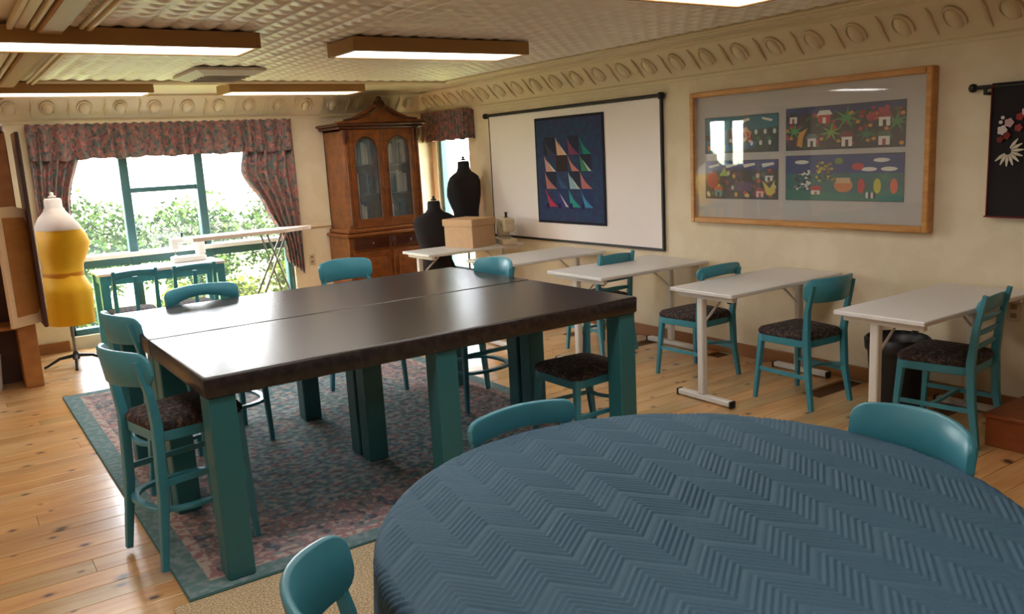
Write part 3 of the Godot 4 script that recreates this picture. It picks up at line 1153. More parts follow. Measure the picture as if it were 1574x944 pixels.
func make_rugs() -> void:
	var st := S()
	box(st, Vector3(0, 0.0065, 0), Vector3(2.60, 0.009, 3.82), 0.003)
	var o := obj("floral_rug", st, M.rug_edge)
	o.position = Vector3(1.90, 0, -5.15)
	tag(o, "teal and rose floral rug under the dark work table", "rug")
	var f := S()
	panel(f, Vector3(-1.295, 0.0135, -1.905), Vector3(1.295, 0.0135, -1.905), Vector3(1.295, 0.0135, 1.905), Vector3(-1.295, 0.0135, 1.905))
	f.index()
	obj("pile", f, M.rug, o)
	var b := S()
	box(b, Vector3(0, 0.008, 0), Vector3(2.45, 0.014, 3.0), 0.004)
	var c := obj("loop_carpet", b, M.carpet)
	c.position = Vector3(1.76, 0, -1.72)
	tag(c, "beige loop pile carpet under the round table", "carpet")
	var hn := noise(66, 0.22, 2).get_seamless_image(512, 512, false, false, 0.15)
	hn.bump_map_to_normal_map(6.0)
	M.carpet.normal_enabled = true
	M.carpet.normal_texture = ImageTexture.create_from_image(hn)

# ------------------------------------------------------------------ right wall
func make_board() -> void:
	var t := thing("display_board", "large cream flannel display board with black edging on the right wall", "board", Vector3(WX, 0.782, -6.38))
	var b := S()
	box(b, Vector3(-0.012, 0.632, 0), Vector3(0.014, 1.26, 2.58), 0.002)
	obj("board_sheet", b, M.board, t)
	var e := S()
	box(e, Vector3(-0.016, 0.632, 1.292), Vector3(0.026, 1.27, 0.024), 0.004)
	box(e, Vector3(-0.016, 0.0, 0.0), Vector3(0.026, 0.022, 2.60), 0.004)
	box(e, Vector3(-0.014, 0.632, -1.292), Vector3(0.02, 1.27, 0.012), 0.004)
	obj("edging", e, M.black, t)
	var r := S()
	tube(r, [Vector3(-0.03, 1.275, -1.33), Vector3(-0.03, 1.275, 1.31)], 0.016, 10)
	obj("top_rail", r, M.black, t)
	for z in [-1.33, 1.31]:
		var k := S()
		lathe(k, [[0.0, -0.03], [0.026, -0.024], [0.034, 0.0], [0.026, 0.024], [0.0, 0.03]], 12, Vector3(-0.035, 1.272, z), 1, 1, false)
		obj("end_knob", k, M.black, t)
	# the quilt pinned on it
	var w := 320
	var h := 320
	var im := Image.create(w, h, false, Image.FORMAT_RGB8)
	var n := noise(77, 0.03, 3)
	for y in h:
		for x in w:
			im.set_pixel(x, y, c8(46, 56, 90).lerp(c8(34, 70, 98), smoothstep(-0.3, 0.4, n.get_noise_2d(x, y))).lerp(c8(58, 46, 96), smoothstep(0.1, 0.5, n.get_noise_2d(x * 2, y * 2))))
	var X := [0.12, 0.31, 0.49, 0.67, 0.85]
	var Y := [0.17, 0.35, 0.51, 0.68, 0.86]
	var cols := [
		[c8(62, 58, 78), c8(206, 160, 130), c8(120, 60, 92), c8(20, 128, 104)],
		[c8(192, 138, 130), c8(52, 36, 40), c8(196, 120, 112), c8(60, 130, 96)],
		[c8(176, 112, 108), c8(56, 84, 122), c8(140, 176, 190), c8(188, 112, 108)],
		[c8(186, 50, 84), c8(66, 50, 126), c8(36, 146, 140), c8(60, 136, 176)]]
	for i in 4:
		for j in 4:
			var x0: float = X[j]
			var x1: float = X[j + 1]
			var y0: float = Y[i]
			var y1: float = Y[i + 1]
			if (i + j) % 2 == 0:
				rect(im, x0, y0, x1 - x0, y1 - y0, c8(34, 40, 62) if i < 3 else c8(36, 52, 96))
			if i == 1 and j == 1:
				rect(im, x0, y0, x1 - x0, y1 - y0, cols[i][j])
				continue
			# sail shape with a curved back
			var p := [[x0, y0 + 0.01]]
			for k in 7:
				var q := k / 6.0
				p.append([lerpf(x0, x1, q) - 0.02 * sin(q * PI), lerpf(y0, y1, pow(q, 0.85))])
			p.append([x0 + (0.02 if (i + j) % 3 else 0.06), y1])
			fill_poly(im, p, cols[i][j])
			if (i + j) % 3 == 1:
				fill_poly(im, [[x0 + 0.03, y0 + 0.04], [x1 - 0.01, y1], [x1 - 0.05, y1]], c8(196, 190, 178))
			if i == 3:
				fill_oval(im, x0 + 0.03, y1 - 0.01, 0.025, 0.03, c8(30, 24, 70))
	var tx := ImageTexture.create_from_image(im)
	var q := thing("quilt", "dark blue patchwork quilt of sail shapes pinned to the cream board", "quilt", Vector3(WX, 0.955, -6.32))
	var cl := S()
	box(cl, Vector3(-0.026, 0.51, 0), Vector3(0.010, 1.02, 1.04), 0.003)
	obj("border", cl, mat(c8(20, 22, 36), 0.9), q)
	var f := S()
	panel(f, Vector3(-0.0325, 0.995, -0.495), Vector3(-0.0325, 0.995, 0.495), Vector3(-0.0325, 0.025, 0.495), Vector3(-0.0325, 0.025, -0.495))
	obj("patchwork", f, uvmat(tx, 0.9), q)

func art(kind: int) -> ImageTexture:
	var im := Image.create(420, 210, false, Image.FORMAT_RGB8)
	var r := RandomNumberGenerator.new()
	r.seed = 900 + kind
	var white := c8(226, 220, 212)
	match kind:
		0:
			rect(im, 0, 0, 1, 1, c8(20, 104, 120))
			fill_poly(im, [[0, 0.5], [0.3, 0.36], [0.65, 0.42], [1, 0.34], [1, 1], [0, 1]], c8(52, 60, 46))
			fill_poly(im, [[0, 0.62], [0.3, 0.8], [0.75, 0.7], [0.7, 0.9], [0, 1]], c8(40, 90, 120))
			fill_oval(im, 0.19, 0.26, 0.055, 0.13, c8(176, 24, 34))
			rect(im, 0.18, 0.35, 0.02, 0.4, c8(90, 40, 30))
			for k in 60:
				fill_oval(im, 0.36 + r.randf() * 0.28, 0.34 + r.randf() * 0.36, 0.02, 0.06, [c8(190, 44, 38), c8(220, 150, 110), c8(120, 30, 32), c8(214, 190, 160)][k % 4])
			for k in 5:
				palm(im, 0.68 + k * 0.07, 0.44 + 0.2 * (k % 2), 0.13, [c8(24, 92, 52), c8(60, 120, 60)][k % 2])
			for k in 6:
				fill_oval(im, 0.66 + k * 0.06, 0.46 + 0.3 * ((k + 1) % 2), 0.02, 0.07, white)
			fill_poly(im, [[0.5, 0.12], [0.62, 0.06], [0.64, 0.12], [0.52, 0.19]], white)
			fill_poly(im, [[0.8, 0.06], [0.94, 0.14], [0.92, 0.2], [0.8, 0.12]], white)
			for k in 6: fill_oval(im, 0.05 + k * 0.045, 0.86, 0.018, 0.08, [c8(220, 110, 40), c8(230, 200, 60)][k % 2])
		1:
			rect(im, 0, 0, 1, 1, c8(34, 22, 28))
			rect(im, 0, 0, 1, 0.16, c8(32, 44, 104))
			for k in 110:
				fill_oval(im, r.randf(), 0.14 + r.randf() * 0.8, 0.018, 0.04, [c8(140, 22, 40), c8(190, 40, 60), c8(40, 90, 40), c8(214, 140, 40), c8(90, 20, 50)][k % 5])
			for k in 24: fill_oval(im, 0.66 + r.randf() * 0.22, 0.1 + r.randf() * 0.28, 0.016, 0.034, c8(186, 30, 62))
			palm(im, 0.54, 0.3, 0.3, c8(50, 140, 60))
			palm(im, 0.08, 0.55, 0.24, c8(70, 150, 60))
			palm(im, 0.41, 0.62, 0.24, c8(120, 160, 50))
			palm(im, 0.94, 0.45, 0.28, c8(60, 120, 60))
			palm(im, 0.7, 0.7, 0.2, c8(40, 110, 60))
			fill_poly(im, [[0.1, 0.9], [0.12, 0.6], [0.2, 0.48], [0.16, 0.7], [0.15, 0.95]], c8(222, 150, 30))
			house(im, 0.035, 0.2, 0.07, 0.16, white, c8(30, 20, 30), c8(150, 20, 40))
			house(im, 0.3, 0.2, 0.1, 0.2, c8(190, 26, 34), white, white)
			house(im, 0.8, 0.34, 0.09, 0.2, white, c8(150, 24, 50), c8(30, 20, 24))
			house(im, 0.2, 0.74, 0.08, 0.2, white, c8(90, 110, 110), c8(30, 20, 24))
			house(im, 0.5, 0.74, 0.09, 0.22, white, c8(120, 26, 34), c8(90, 16, 24))
			house(im, 0.8, 0.76, 0.09, 0.2, white, c8(60, 90, 60), c8(170, 30, 34))
		2:
			rect(im, 0, 0, 1, 1, c8(38, 30, 36))
			rect(im, 0, 0, 1, 0.24, c8(30, 42, 110))
			for k in 4: fill_poly(im, [[0.04 + k * 0.25, 0.12 - 0.01 * k], [0.2 + k * 0.25, 0.06], [0.21 + k * 0.25, 0.12], [0.06 + k * 0.25, 0.19]], white)
			for k in 70:
				fill_oval(im, 0.03 + r.randf() * 0.94, 0.26 + r.randf() * 0.68, 0.022, 0.06, [c8(150, 34, 40), c8(196, 60, 44), c8(96, 40, 70), c8(214, 170, 60), c8(60, 110, 60), c8(200, 190, 170), c8(40, 26, 30)][k % 7])
			fill_oval(im, 0.1, 0.5, 0.09, 0.22, c8(176, 30, 38))
			fill_poly(im, [[0.2, 0.4], [0.28, 0.14], [0.33, 0.4]], c8(150, 180, 70))
			rect(im, 0.42, 0.56, 0.24, 0.24, c8(90, 60, 96))
			house(im, 0.14, 0.78, 0.1, 0.18, c8(90, 150, 160), c8(200, 90, 50), c8(30, 30, 40))
			house(im, 0.84, 0.4, 0.1, 0.14, white, c8(60, 30, 30), c8(80, 30, 30))
			house(im, 0.72, 0.8, 0.1, 0.16, c8(226, 170, 150), c8(150, 40, 40), c8(120, 30, 40))
			fill_poly(im, [[0.8, 0.52], [0.9, 0.72], [0.97, 0.5], [0.94, 0.9], [0.86, 0.9]], c8(210, 190, 60))
		3:
			rect(im, 0, 0, 1, 1, c8(20, 92, 96))
			rect(im, 0, 0, 1, 0.4, c8(36, 52, 118))
			fill_poly(im, [[0, 0.75], [0.5, 0.85], [1, 0.7], [1, 1], [0, 1]], c8(20, 110, 92))
			for q in [[0.1, 0.1], [0.78, 0.09], [0.68, 0.28], [0.84, 0.28]]:
				fill_oval(im, q[0] + 0.05, q[1] + 0.04, 0.065, 0.045, white)
			for k in 40: fill_oval(im, 0.09 + r.randf() * 0.14, 0.34 + r.randf() * 0.42, 0.014, 0.028, [white, c8(24, 24, 30)][k % 2])
			for k in 44: fill_oval(im, 0.29 + r.randf() * 0.15, 0.16 + r.randf() * 0.4, 0.014, 0.03, [c8(206, 180, 60), c8(30, 34, 30), c8(150, 120, 40)][k % 3])
			fill_oval(im, 0.48, 0.13, 0.035, 0.07, c8(120, 140, 60))
			fill_oval(im, 0.52, 0.66, 0.08, 0.16, c8(206, 120, 60))
			rect(im, 0.46, 0.5, 0.12, 0.12, c8(214, 180, 130))
			fill_oval(im, 0.28, 0.74, 0.05, 0.07, c8(196, 30, 36))
			house(im, 0.24, 0.78, 0.08, 0.1, white, c8(180, 30, 40), c8(180, 90, 60))
			fill_oval(im, 0.64, 0.26, 0.05, 0.08, c8(196, 36, 36))
			for q in [[0.67, c8(196, 30, 40)], [0.8, c8(200, 190, 50)], [0.93, c8(222, 96, 56)]]:
				fill_oval(im, q[0], 0.68, 0.03, 0.16, q[1])
			palm(im, 0.86, 0.5, 0.14, c8(60, 120, 70))
			for k in 4: fill_oval(im, 0.72 + k * 0.02, 0.88, 0.012, 0.07, [white, c8(30, 26, 50)][k % 2])
	return ImageTexture.create_from_image(im)

func make_frame() -> void:
	var t := thing("framed_picture", "wide oak framed glass case holding four colourful folk textile pictures", "picture", Vector3(WX, 1.04, -3.755))
	var L := 1.95
	var H := 1.0
	var fr := S()
	for s in [-1.0, 1.0]:
		box(fr, Vector3(-0.035, H / 2, s * (L / 2 - 0.02)), Vector3(0.07, H, 0.04), 0.006)
	for y in [0.02, H - 0.02]:
		box(fr, Vector3(-0.035, y, 0), Vector3(0.07, 0.04, L - 0.08), 0.006)
	obj("frame", fr, M.oak, t)
	var mb := S()
	box(mb, Vector3(-0.012, H / 2, 0), Vector3(0.012, H - 0.06, L - 0.06), 0.0)
	obj("mat_board", mb, M.mat_board, t)
	var z := [[-0.855, -0.165], [-0.10, 0.79]]
	var yy := [[0.53, 0.80], [0.185, 0.475]]
	for i in 2:
		for j in 2:
			var y0: float = yy[j][0]
			var y1: float = yy[j][1]
			if i == 1: y1 += 0.02
			var b := S()
			box(b, Vector3(-0.021, (y0 + y1) / 2, (z[i][0] + z[i][1]) / 2), Vector3(0.006, y1 - y0, z[i][1] - z[i][0]), 0.002)
			var p := obj("textile_picture", b, mat(c8(30, 28, 40), 0.9), t)
			var f := S()
			panel(f, Vector3(-0.0248, y1 - 0.004, z[i][0] + 0.004), Vector3(-0.0248, y1 - 0.004, z[i][1] - 0.004), Vector3(-0.0248, y0 + 0.004, z[i][1] - 0.004), Vector3(-0.0248, y0 + 0.004, z[i][0] + 0.004))
			obj("applique", f, uvmat(art(i if j == 0 else 2 + i), 0.9), p)
	var g := S()
	box(g, Vector3(-0.056, H / 2, 0), Vector3(0.004, H - 0.07, L - 0.07), 0.0)
	obj("glass", g, M.glass, t)

func make_hanging() -> void:
	var t := thing("wall_hanging", "black embroidered wall hanging with white flowers on a dark rod", "wall hanging", Vector3(WX, 1.15, -1.95))
	var rod := S()
	tube(rod, [Vector3(-0.05, 0.735, -0.58), Vector3(-0.05, 0.735, 0.6)], 0.012, 8)
	obj("rod", rod, M.black, t)
	for z in [-0.60, 0.62]:
		var k := S()
		lathe(k, [[0.0, -0.026], [0.018, -0.02], [0.026, 0.0], [0.018, 0.02], [0.0, 0.026]], 12, Vector3(-0.05, 0.735, z), 1, 1, false)
		obj("finial", k, M.black, t)
	for z in [-0.53, 0.55]:
		var k := S()
		bar(k, [Vector3(-0.001, 0.70, z), Vector3(-0.05, 0.70, z), Vector3(-0.05, 0.73, z)], [[0.018, 0.018]], Vector3(0, 0, 1))
		obj("bracket", k, M.black, t)
	var me := grid(60, 24, func(u: float, v: float) -> Vector3:
		var front := u <= 0.5
		var k := u * 2.0 if front else 2.0 - u * 2.0
		return Vector3(-0.058 + 0.004 * sin(k * 9.0 + v * 2.0) + (0.0 if front else 0.008), lerpf(0.752, 0.0, v), lerpf(-0.49, 0.52, k)), Vector2.ONE)
	obj("cloth", me, M.form_black, t)
	var red := S()
	for q in [[Vector3(-0.064, 0.376, -0.487), Vector3(0.006, 0.74, 0.007)], [Vector3(-0.064, 0.006, 0.0), Vector3(0.006, 0.008, 1.0)]]:
		box(red, q[0], q[1], 0.001)
	obj("piping", red, mat(c8(110, 30, 36), 0.9), t)
	# embroidered flowers as stitched-on discs and petals
	var specs := [[0.53, -0.385, 0.024, c8(196, 160, 160)], [0.50, -0.335, 0.02, c8(150, 60, 60)], [0.49, -0.42, 0.026, c8(214, 204, 200)], [0.56, -0.33, 0.02, c8(150, 50, 52)], [0.56, -0.42, 0.010, c8(214, 204, 200)], [0.585, -0.30, 0.022, c8(212, 190, 188)], [0.535, -0.43, 0.010, c8(214, 204, 200)], [0.46, -0.395, 0.02, c8(120, 40, 36)], [0.44, -0.43, 0.018, c8(110, 44, 34)], [0.62, -0.26, 0.02, c8(200, 180, 176)]]
	for s in specs:
		var f := S()
		var pts := PackedVector2Array()
		for k in 16:
			var a := TAU * k / 16
			var r: float = s[2] * (1.0 + 0.15 * cos(a * 5))
			pts.append(Vector2(cos(a) * r, sin(a) * r))
		prism(f, pts, 0.004, Transform3D(Basis(Vector3(0, 0, 1), Vector3(0, 1, 0), Vector3(-1, 0, 0)), Vector3(-0.066, s[0], s[1])))
		obj("flower", f, mat(s[3], 0.9), t)
	for k in 9:
		var a := deg_to_rad(-140.0 + k * 24.0)
		var d := Vector3(0, sin(a), cos(a))
		var f := S()
		var c0 := Vector3(-0.066, 0.375, -0.385)
		var sd := d.cross(Vector3.RIGHT)
		bar(f, [c0 + d * 0.02, c0 + d * 0.05, c0 + d * 0.085], [[0.006, 0.004], [0.018, 0.004], [0.006, 0.004]], sd)
		obj("petal", f, mat(c8(206, 198, 178), 0.9), t)
	var gr := S()
	box(gr, Vector3(-0.066, 0.22, -0.22), Vector3(0.004, 0.30, 0.06), 0.001)
	obj("panel_strip", gr, mat(c8(120, 136, 104), 0.9), t)

# ------------------------------------------------------------------ bookcase
func make_bookcase() -> void:
	var x0 := 3.68
	var x1 := 4.60
	var zf := -8.50
	var W := x1 - x0
	var t := thing("bookcase", "carved dark honey wood bookcase with arched glass doors and pediment", "bookcase", Vector3((x0 + x1) / 2, 0, WB + 0.02))
	var D := zf - WB - 0.02
	var low := S()
	box(low, Vector3(0, 0.42, D / 2 + 0.03), Vector3(W + 0.08, 0.84, D + 0.06), 0.006)
	obj("base_cabinet", low, M.cabinet, t)
	var plinth := S()
	box(plinth, Vector3(0, 0.05, D / 2 + 0.04), Vector3(W + 0.12, 0.10, D + 0.08), 0.01)
	obj("plinth", plinth, M.cabinet, t)
	var led := S()
	box(led, Vector3(0, 0.86, D / 2 + 0.035), Vector3(W + 0.13, 0.035, D + 0.10), 0.012)
	box(led, Vector3(0, 0.90, D / 2 + 0.015), Vector3(W + 0.06, 0.05, D + 0.05), 0.014)
	obj("ledge", led, M.cabinet, t)
	for s in [-1.0, 1.0]:
		var dr := S()
		box(dr, Vector3(s * W / 4, 0.76, D + 0.066), Vector3(W / 2 - 0.04, 0.12, 0.02), 0.006)
		var d := obj("drawer", dr, M.cabinet_dark, t)
		var kn := S()
		lathe(kn, [[0.0, -0.02], [0.014, -0.012], [0.016, 0.0], [0.012, 0.014], [0.0, 0.018]], 10, Vector3(s * W / 4, 0.76, D + 0.09), 1, 1, false)
		obj("knob", kn, M.dark_wood, d)
		var cd := S()
		box(cd, Vector3(s * W / 4, 0.40, D + 0.064), Vector3(W / 2 - 0.04, 0.54, 0.02), 0.006)
		box(cd, Vector3(s * W / 4, 0.40, D + 0.076), Vector3(W / 2 - 0.16, 0.40, 0.016), 0.014)
		var cdo := obj("door", cd, M.cabinet, t)
		var cor := S()
		# carved bracket at the drawer line
		bar(cor, [Vector3(s * 0.02, 0.83, D + 0.085), Vector3(s * 0.02, 0.77, D + 0.095), Vector3(s * 0.02, 0.71, D + 0.075)], [[0.035, 0.03], [0.045, 0.045], [0.02, 0.02]], Vector3.RIGHT)
		obj("carved_bracket", cor, M.cabinet_dark, cdo)
	# upper case: back, sides, shelves, top
	var y0 := 0.92
	var y1 := 2.0
	var up := S()
	box(up, Vector3(0, (y0 + y1) / 2, 0.01), Vector3(W, y1 - y0, 0.02), 0.0)
	for s in [-1.0, 1.0]:
		box(up, Vector3(s * (W / 2 - 0.015), (y0 + y1) / 2, D / 2), Vector3(0.03, y1 - y0, D), 0.003)
	box(up, Vector3(0, y1 - 0.012, D / 2), Vector3(W, 0.024, D), 0.003)
	obj("upper_case", up, M.cabinet, t)
	for y in [1.27, 1.60]:
		var sh := S()
		box(sh, Vector3(0, y, D / 2 - 0.03), Vector3(W - 0.06, 0.018, D - 0.08), 0.002)
		obj("shelf", sh, M.cabinet_dark, t)
	# side post mouldings on the front
	for s in [-1.0, 1.0]:
		var po := S()
		box(po, Vector3(s * (W / 2 - 0.035), (y0 + y1) / 2, D + 0.012), Vector3(0.07, y1 - y0, 0.03), 0.008)
		tube(po, [Vector3(s * (W / 2 - 0.02), y0 + 0.05, D + 0.03), Vector3(s * (W / 2 - 0.02), y1 - 0.15, D + 0.03)], 0.014, 8)
		obj("pilaster", po, M.cabinet, t)
		var cb := S()
		bar(cb, [Vector3(s * (W / 2 - 0.03), 1.99, D + 0.06), Vector3(s * (W / 2 - 0.03), 1.92, D + 0.055), Vector3(s * (W / 2 - 0.03), 1.83, D + 0.02)], [[0.06, 0.06], [0.055, 0.05], [0.02, 0.02]], Vector3.RIGHT)
		obj("carved_bracket", cb, M.cabinet_dark, t)
	# arched glazed doors
	for s in [-1.0, 1.0]:
		var cx: float = s * (W / 2 - 0.07) / 2
		var dw := W / 2 - 0.073
		var dh := y1 - y0 - 0.02
		var cy := (y0 + y1) / 2
		var st := S()
		var N := 14
		var gw := dw / 2 - 0.062
		var gb := cy - dh / 2 + 0.10
		var gs := cy + dh / 2 - 0.26
		# stiles and bottom rail, then an arched head made of segments
		box(st, Vector3(cx - dw / 2 + 0.031, cy, D + 0.012), Vector3(0.062, dh, 0.024), 0.004)
		box(st, Vector3(cx + dw / 2 - 0.031, cy, D + 0.012), Vector3(0.062, dh, 0.024), 0.004)
		box(st, Vector3(cx, gb - 0.05, D + 0.012), Vector3(dw - 0.124, 0.10, 0.024), 0.004)
		var pl := PackedVector2Array()
		pl.append(Vector2(cx - gw, cy + dh / 2))
		for k in N + 1:
			var a := PI - PI * k / N
			pl.append(Vector2(cx + cos(a) * gw, gs + sin(a) * 0.16 + 0.02))
		pl.append(Vector2(cx + gw, cy + dh / 2))
		prism(st, pl, 0.024, Transform3D(Basis(), Vector3(0, 0, D + 0.012)))
		var dr := obj("glass_door", st, M.cabinet, t)
		var gl := S()
		box(gl, Vector3(cx, (gb + cy + dh / 2) / 2 - 0.04, D + 0.006), Vector3(gw * 2 + 0.01, cy + dh / 2 - gb - 0.08, 0.004), 0.0)
		obj("pane", gl, M.glass, dr)
		var bead := S()
		var pts := [Vector3(cx - gw, gb, D + 0.026)]
		for k in N + 1:
			var a := PI - PI * k / N
			pts.append(Vector3(cx + cos(a) * gw, gs + sin(a) * 0.16 + 0.02, D + 0.026))
		pts.append(Vector3(cx + gw, gb, D + 0.026))
		tube(bead, pts, 0.008, 6)
		obj("bead", bead, M.cabinet_dark, dr)
		var kb := S()
		lathe(kb, [[0.0, -0.014], [0.010, -0.008], [0.010, 0.008], [0.0, 0.014]], 8, Vector3(cx - s * (dw / 2 - 0.02), 1.35, D + 0.035), 1, 1, false)
		obj("knob", kb, M.dark_wood, dr)
	# cornice and pediment
	var co := S()
	box(co, Vector3(0, 2.015, D / 2 + 0.02), Vector3(W + 0.10, 0.035, D + 0.08), 0.012)
	box(co, Vector3(0, 2.045, D / 2 + 0.03), Vector3(W + 0.15, 0.03, D + 0.11), 0.010)
	obj("cornice", co, M.cabinet_dark, t)
	var pe := PackedVector2Array()
	var K := 12
	for k in K + 1:
		var u := -1.0 + 2.0 * k / K
		var hgt := 0.02 + 0.22 * pow(1.0 - absf(u), 1.7)
		pe.append(Vector2(u * (W / 2 + 0.06), hgt))
	pe.append(Vector2(W / 2 + 0.06, 0.0))
	pe.append(Vector2(-W / 2 - 0.06, 0.0))
	var ps := S()
	prism(ps, pe, 0.05, Transform3D(Basis(), Vector3(0, 2.055, D + 0.03)))
	obj("pediment", ps, M.cabinet, t)
	var crest := S()
	lathe(crest, [[0.0, -0.06], [0.05, -0.04], [0.075, 0.0], [0.055, 0.035], [0.03, 0.05], [0.035, 0.07], [0.022, 0.085], [0.0, 0.095]], 14, Vector3(0, 2.245, D + 0.035), 1.0, 0.5, false)
	obj("crest", crest, M.cabinet_dark, t)
	for s in [-1.0, 1.0]:
		var sc := S()
		tube(sc, [Vector3(s * 0.06, 2.21, D + 0.055), Vector3(s * 0.15, 2.15, D + 0.06), Vector3(s * 0.28, 2.105, D + 0.06), Vector3(s * 0.44, 2.09, D + 0.058)], [0.02, 0.018, 0.014, 0.010], 8)
		obj("scroll", sc, M.cabinet_dark, t)
	# books standing inside
	var tones := [["pale cream", c8(222, 212, 190)], ["slate blue", c8(80, 104, 124)], ["dark brown", c8(54, 36, 30)], ["white", c8(226, 224, 220)], ["black", c8(28, 26, 28)], ["grey", c8(130, 134, 136)]]
	var layout := [[0.935, 0.26, "bottom shelf"], [1.285, 0.25, "middle shelf"], [1.615, 0.26, "top shelf"]]
	var protos := {}
	for r in 3:
		for s in 2:
			var x: float = (-0.36 if s == 0 else 0.07)
			var i := 0
			while x < (-0.07 if s == 0 else 0.36):
				var tone: int = [[4, 1, 2, 5, 0, 3, 4, 2], [0, 0, 3, 0, 4, 2, 1, 4], [5, 4, 3, 5, 1, 3, 0, 5]][r][(i + s * 3) % 8]
				var th := 0.026 + 0.007 * ((i * 5 + r * 3 + s) % 4)
				var key := "%d_%d" % [tone, int(th * 1000)]
				var lab: String = "%s book standing on the %s of the bookcase" % [tones[tone][0], layout[r][2]]
				var hgt: float = layout[r][1] - 0.02 * ((i + r) % 3)
				var b := thing("book", lab, "book", Vector3((x0 + x1) / 2 + x + th / 2, layout[r][0], WB + 0.10), 0, "%s books on the %s" % [tones[tone][0], layout[r][2]])
				var cv := S()
				box(cv, Vector3(0, hgt / 2, 0.12), Vector3(th - 0.002, hgt, 0.17), 0.003)
				obj("cover", cv, mat(tones[tone][1], 0.6), b)
				var pg := S()
				box(pg, Vector3(0, hgt / 2 + 0.001, 0.115), Vector3(th - 0.009, hgt - 0.004, 0.17), 0.0)
				obj("pages", pg, M.white_plastic, b)
				x += th + 0.004
				i += 1

# ------------------------------------------------------------------ dress forms
func torso_rings(prof: Array, n := 24) -> Array:
	var rings := []
	for p in prof:
		var ring := []
		for k in n:
			var a := TAU * k / n
			var cx := cos(a)
			var sz := sin(a)
			# front (-z) carries the bust
			var bust: float = p[3] * maxf(0.0, -sz) * (1.0 - 0.25 * pow(absf(cx), 6.0)) * (0.75 + 0.25 * cos(a * 4.0 + PI))
			ring.append(Vector3(signf(cx) * pow(absf(cx), 0.85) * p[1], p[0], signf(sz) * pow(absf(sz), 0.9) * p[2] - bust))
		rings.append(ring)
	return rings

func form_profile(s := 1.0, y := 0.0) -> Array:
	var out := []
	for p in [[0.00, 0.155, 0.115, 0.0], [0.03, 0.172, 0.125, 0.0], [0.12, 0.178, 0.125, 0.0], [0.22, 0.158, 0.108, 0.0], [0.30, 0.125, 0.092, 0.0], [0.36, 0.128, 0.095, 0.005], [0.44, 0.150, 0.105, 0.03], [0.50, 0.168, 0.108, 0.042], [0.56, 0.182, 0.102, 0.03], [0.62, 0.190, 0.090, 0.012], [0.665, 0.172, 0.074, 0.0], [0.69, 0.125, 0.064, 0.0], [0.71, 0.075, 0.056, 0.0], [0.735, 0.056, 0.052, 0.0], [0.79, 0.052, 0.050, 0.0], [0.80, 0.046, 0.044, 0.0], [0.802, 0.004, 0.004, 0.0]]:
		out.append([p[0] * s + y, p[1] * s, p[2] * s, p[3] * s])
	return out

func stand(t: Node3D, h: float, legs: int, reach: float) -> void:
	var p := S()
	tube(p, [Vector3(0, 0.06, 0), Vector3(0, h, 0)], 0.013, 8)
	obj("pole", p, M.steel, t)
	var hub := S()
	lathe(hub, [[0.0, 0.05], [0.03, 0.055], [0.035, 0.085], [0.02, 0.12], [0.014, 0.13]], 12)
	obj("hub", hub, M.black, t)
	for k in legs:
		var a := TAU * k / legs + 0.4
		var d := Vector3(cos(a), 0, sin(a))
		var l := S()
		bar(l, [d * 0.015 + Vector3.UP * 0.09, d * reach * 0.5 + Vector3.UP * 0.075, d * reach * 0.9 + Vector3.UP * 0.02, d * reach + Vector3.UP * 0.011], [[0.024, 0.03], [0.022, 0.024], [0.02, 0.018], [0.024, 0.02]], d.cross(Vector3.UP))
		obj("foot", l, M.black, t)

func dress_form(label: String, at: Vector3, turn: float, base: float, s: float, m: Material) -> Node3D:
	var t := thing("dress_form", label, "dress form", at, turn)
	var st := S()
	loft(st, torso_rings(form_profile(s, base)), true, true)
	obj("torso", st, m, t)
	var k := S()
	lathe(k, [[0.0, 0.0], [0.03, 0.004], [0.032, 0.014], [0.012, 0.024], [0.018, 0.04], [0.0, 0.052]], 12, Vector3(0, base + 0.803 * s, 0), 1, 1, false)
	obj("neck_cap", k, M.black if m == M.form_black else M.form_white, t)
	stand(t, base + 0.02, 4, 0.26)
	return t

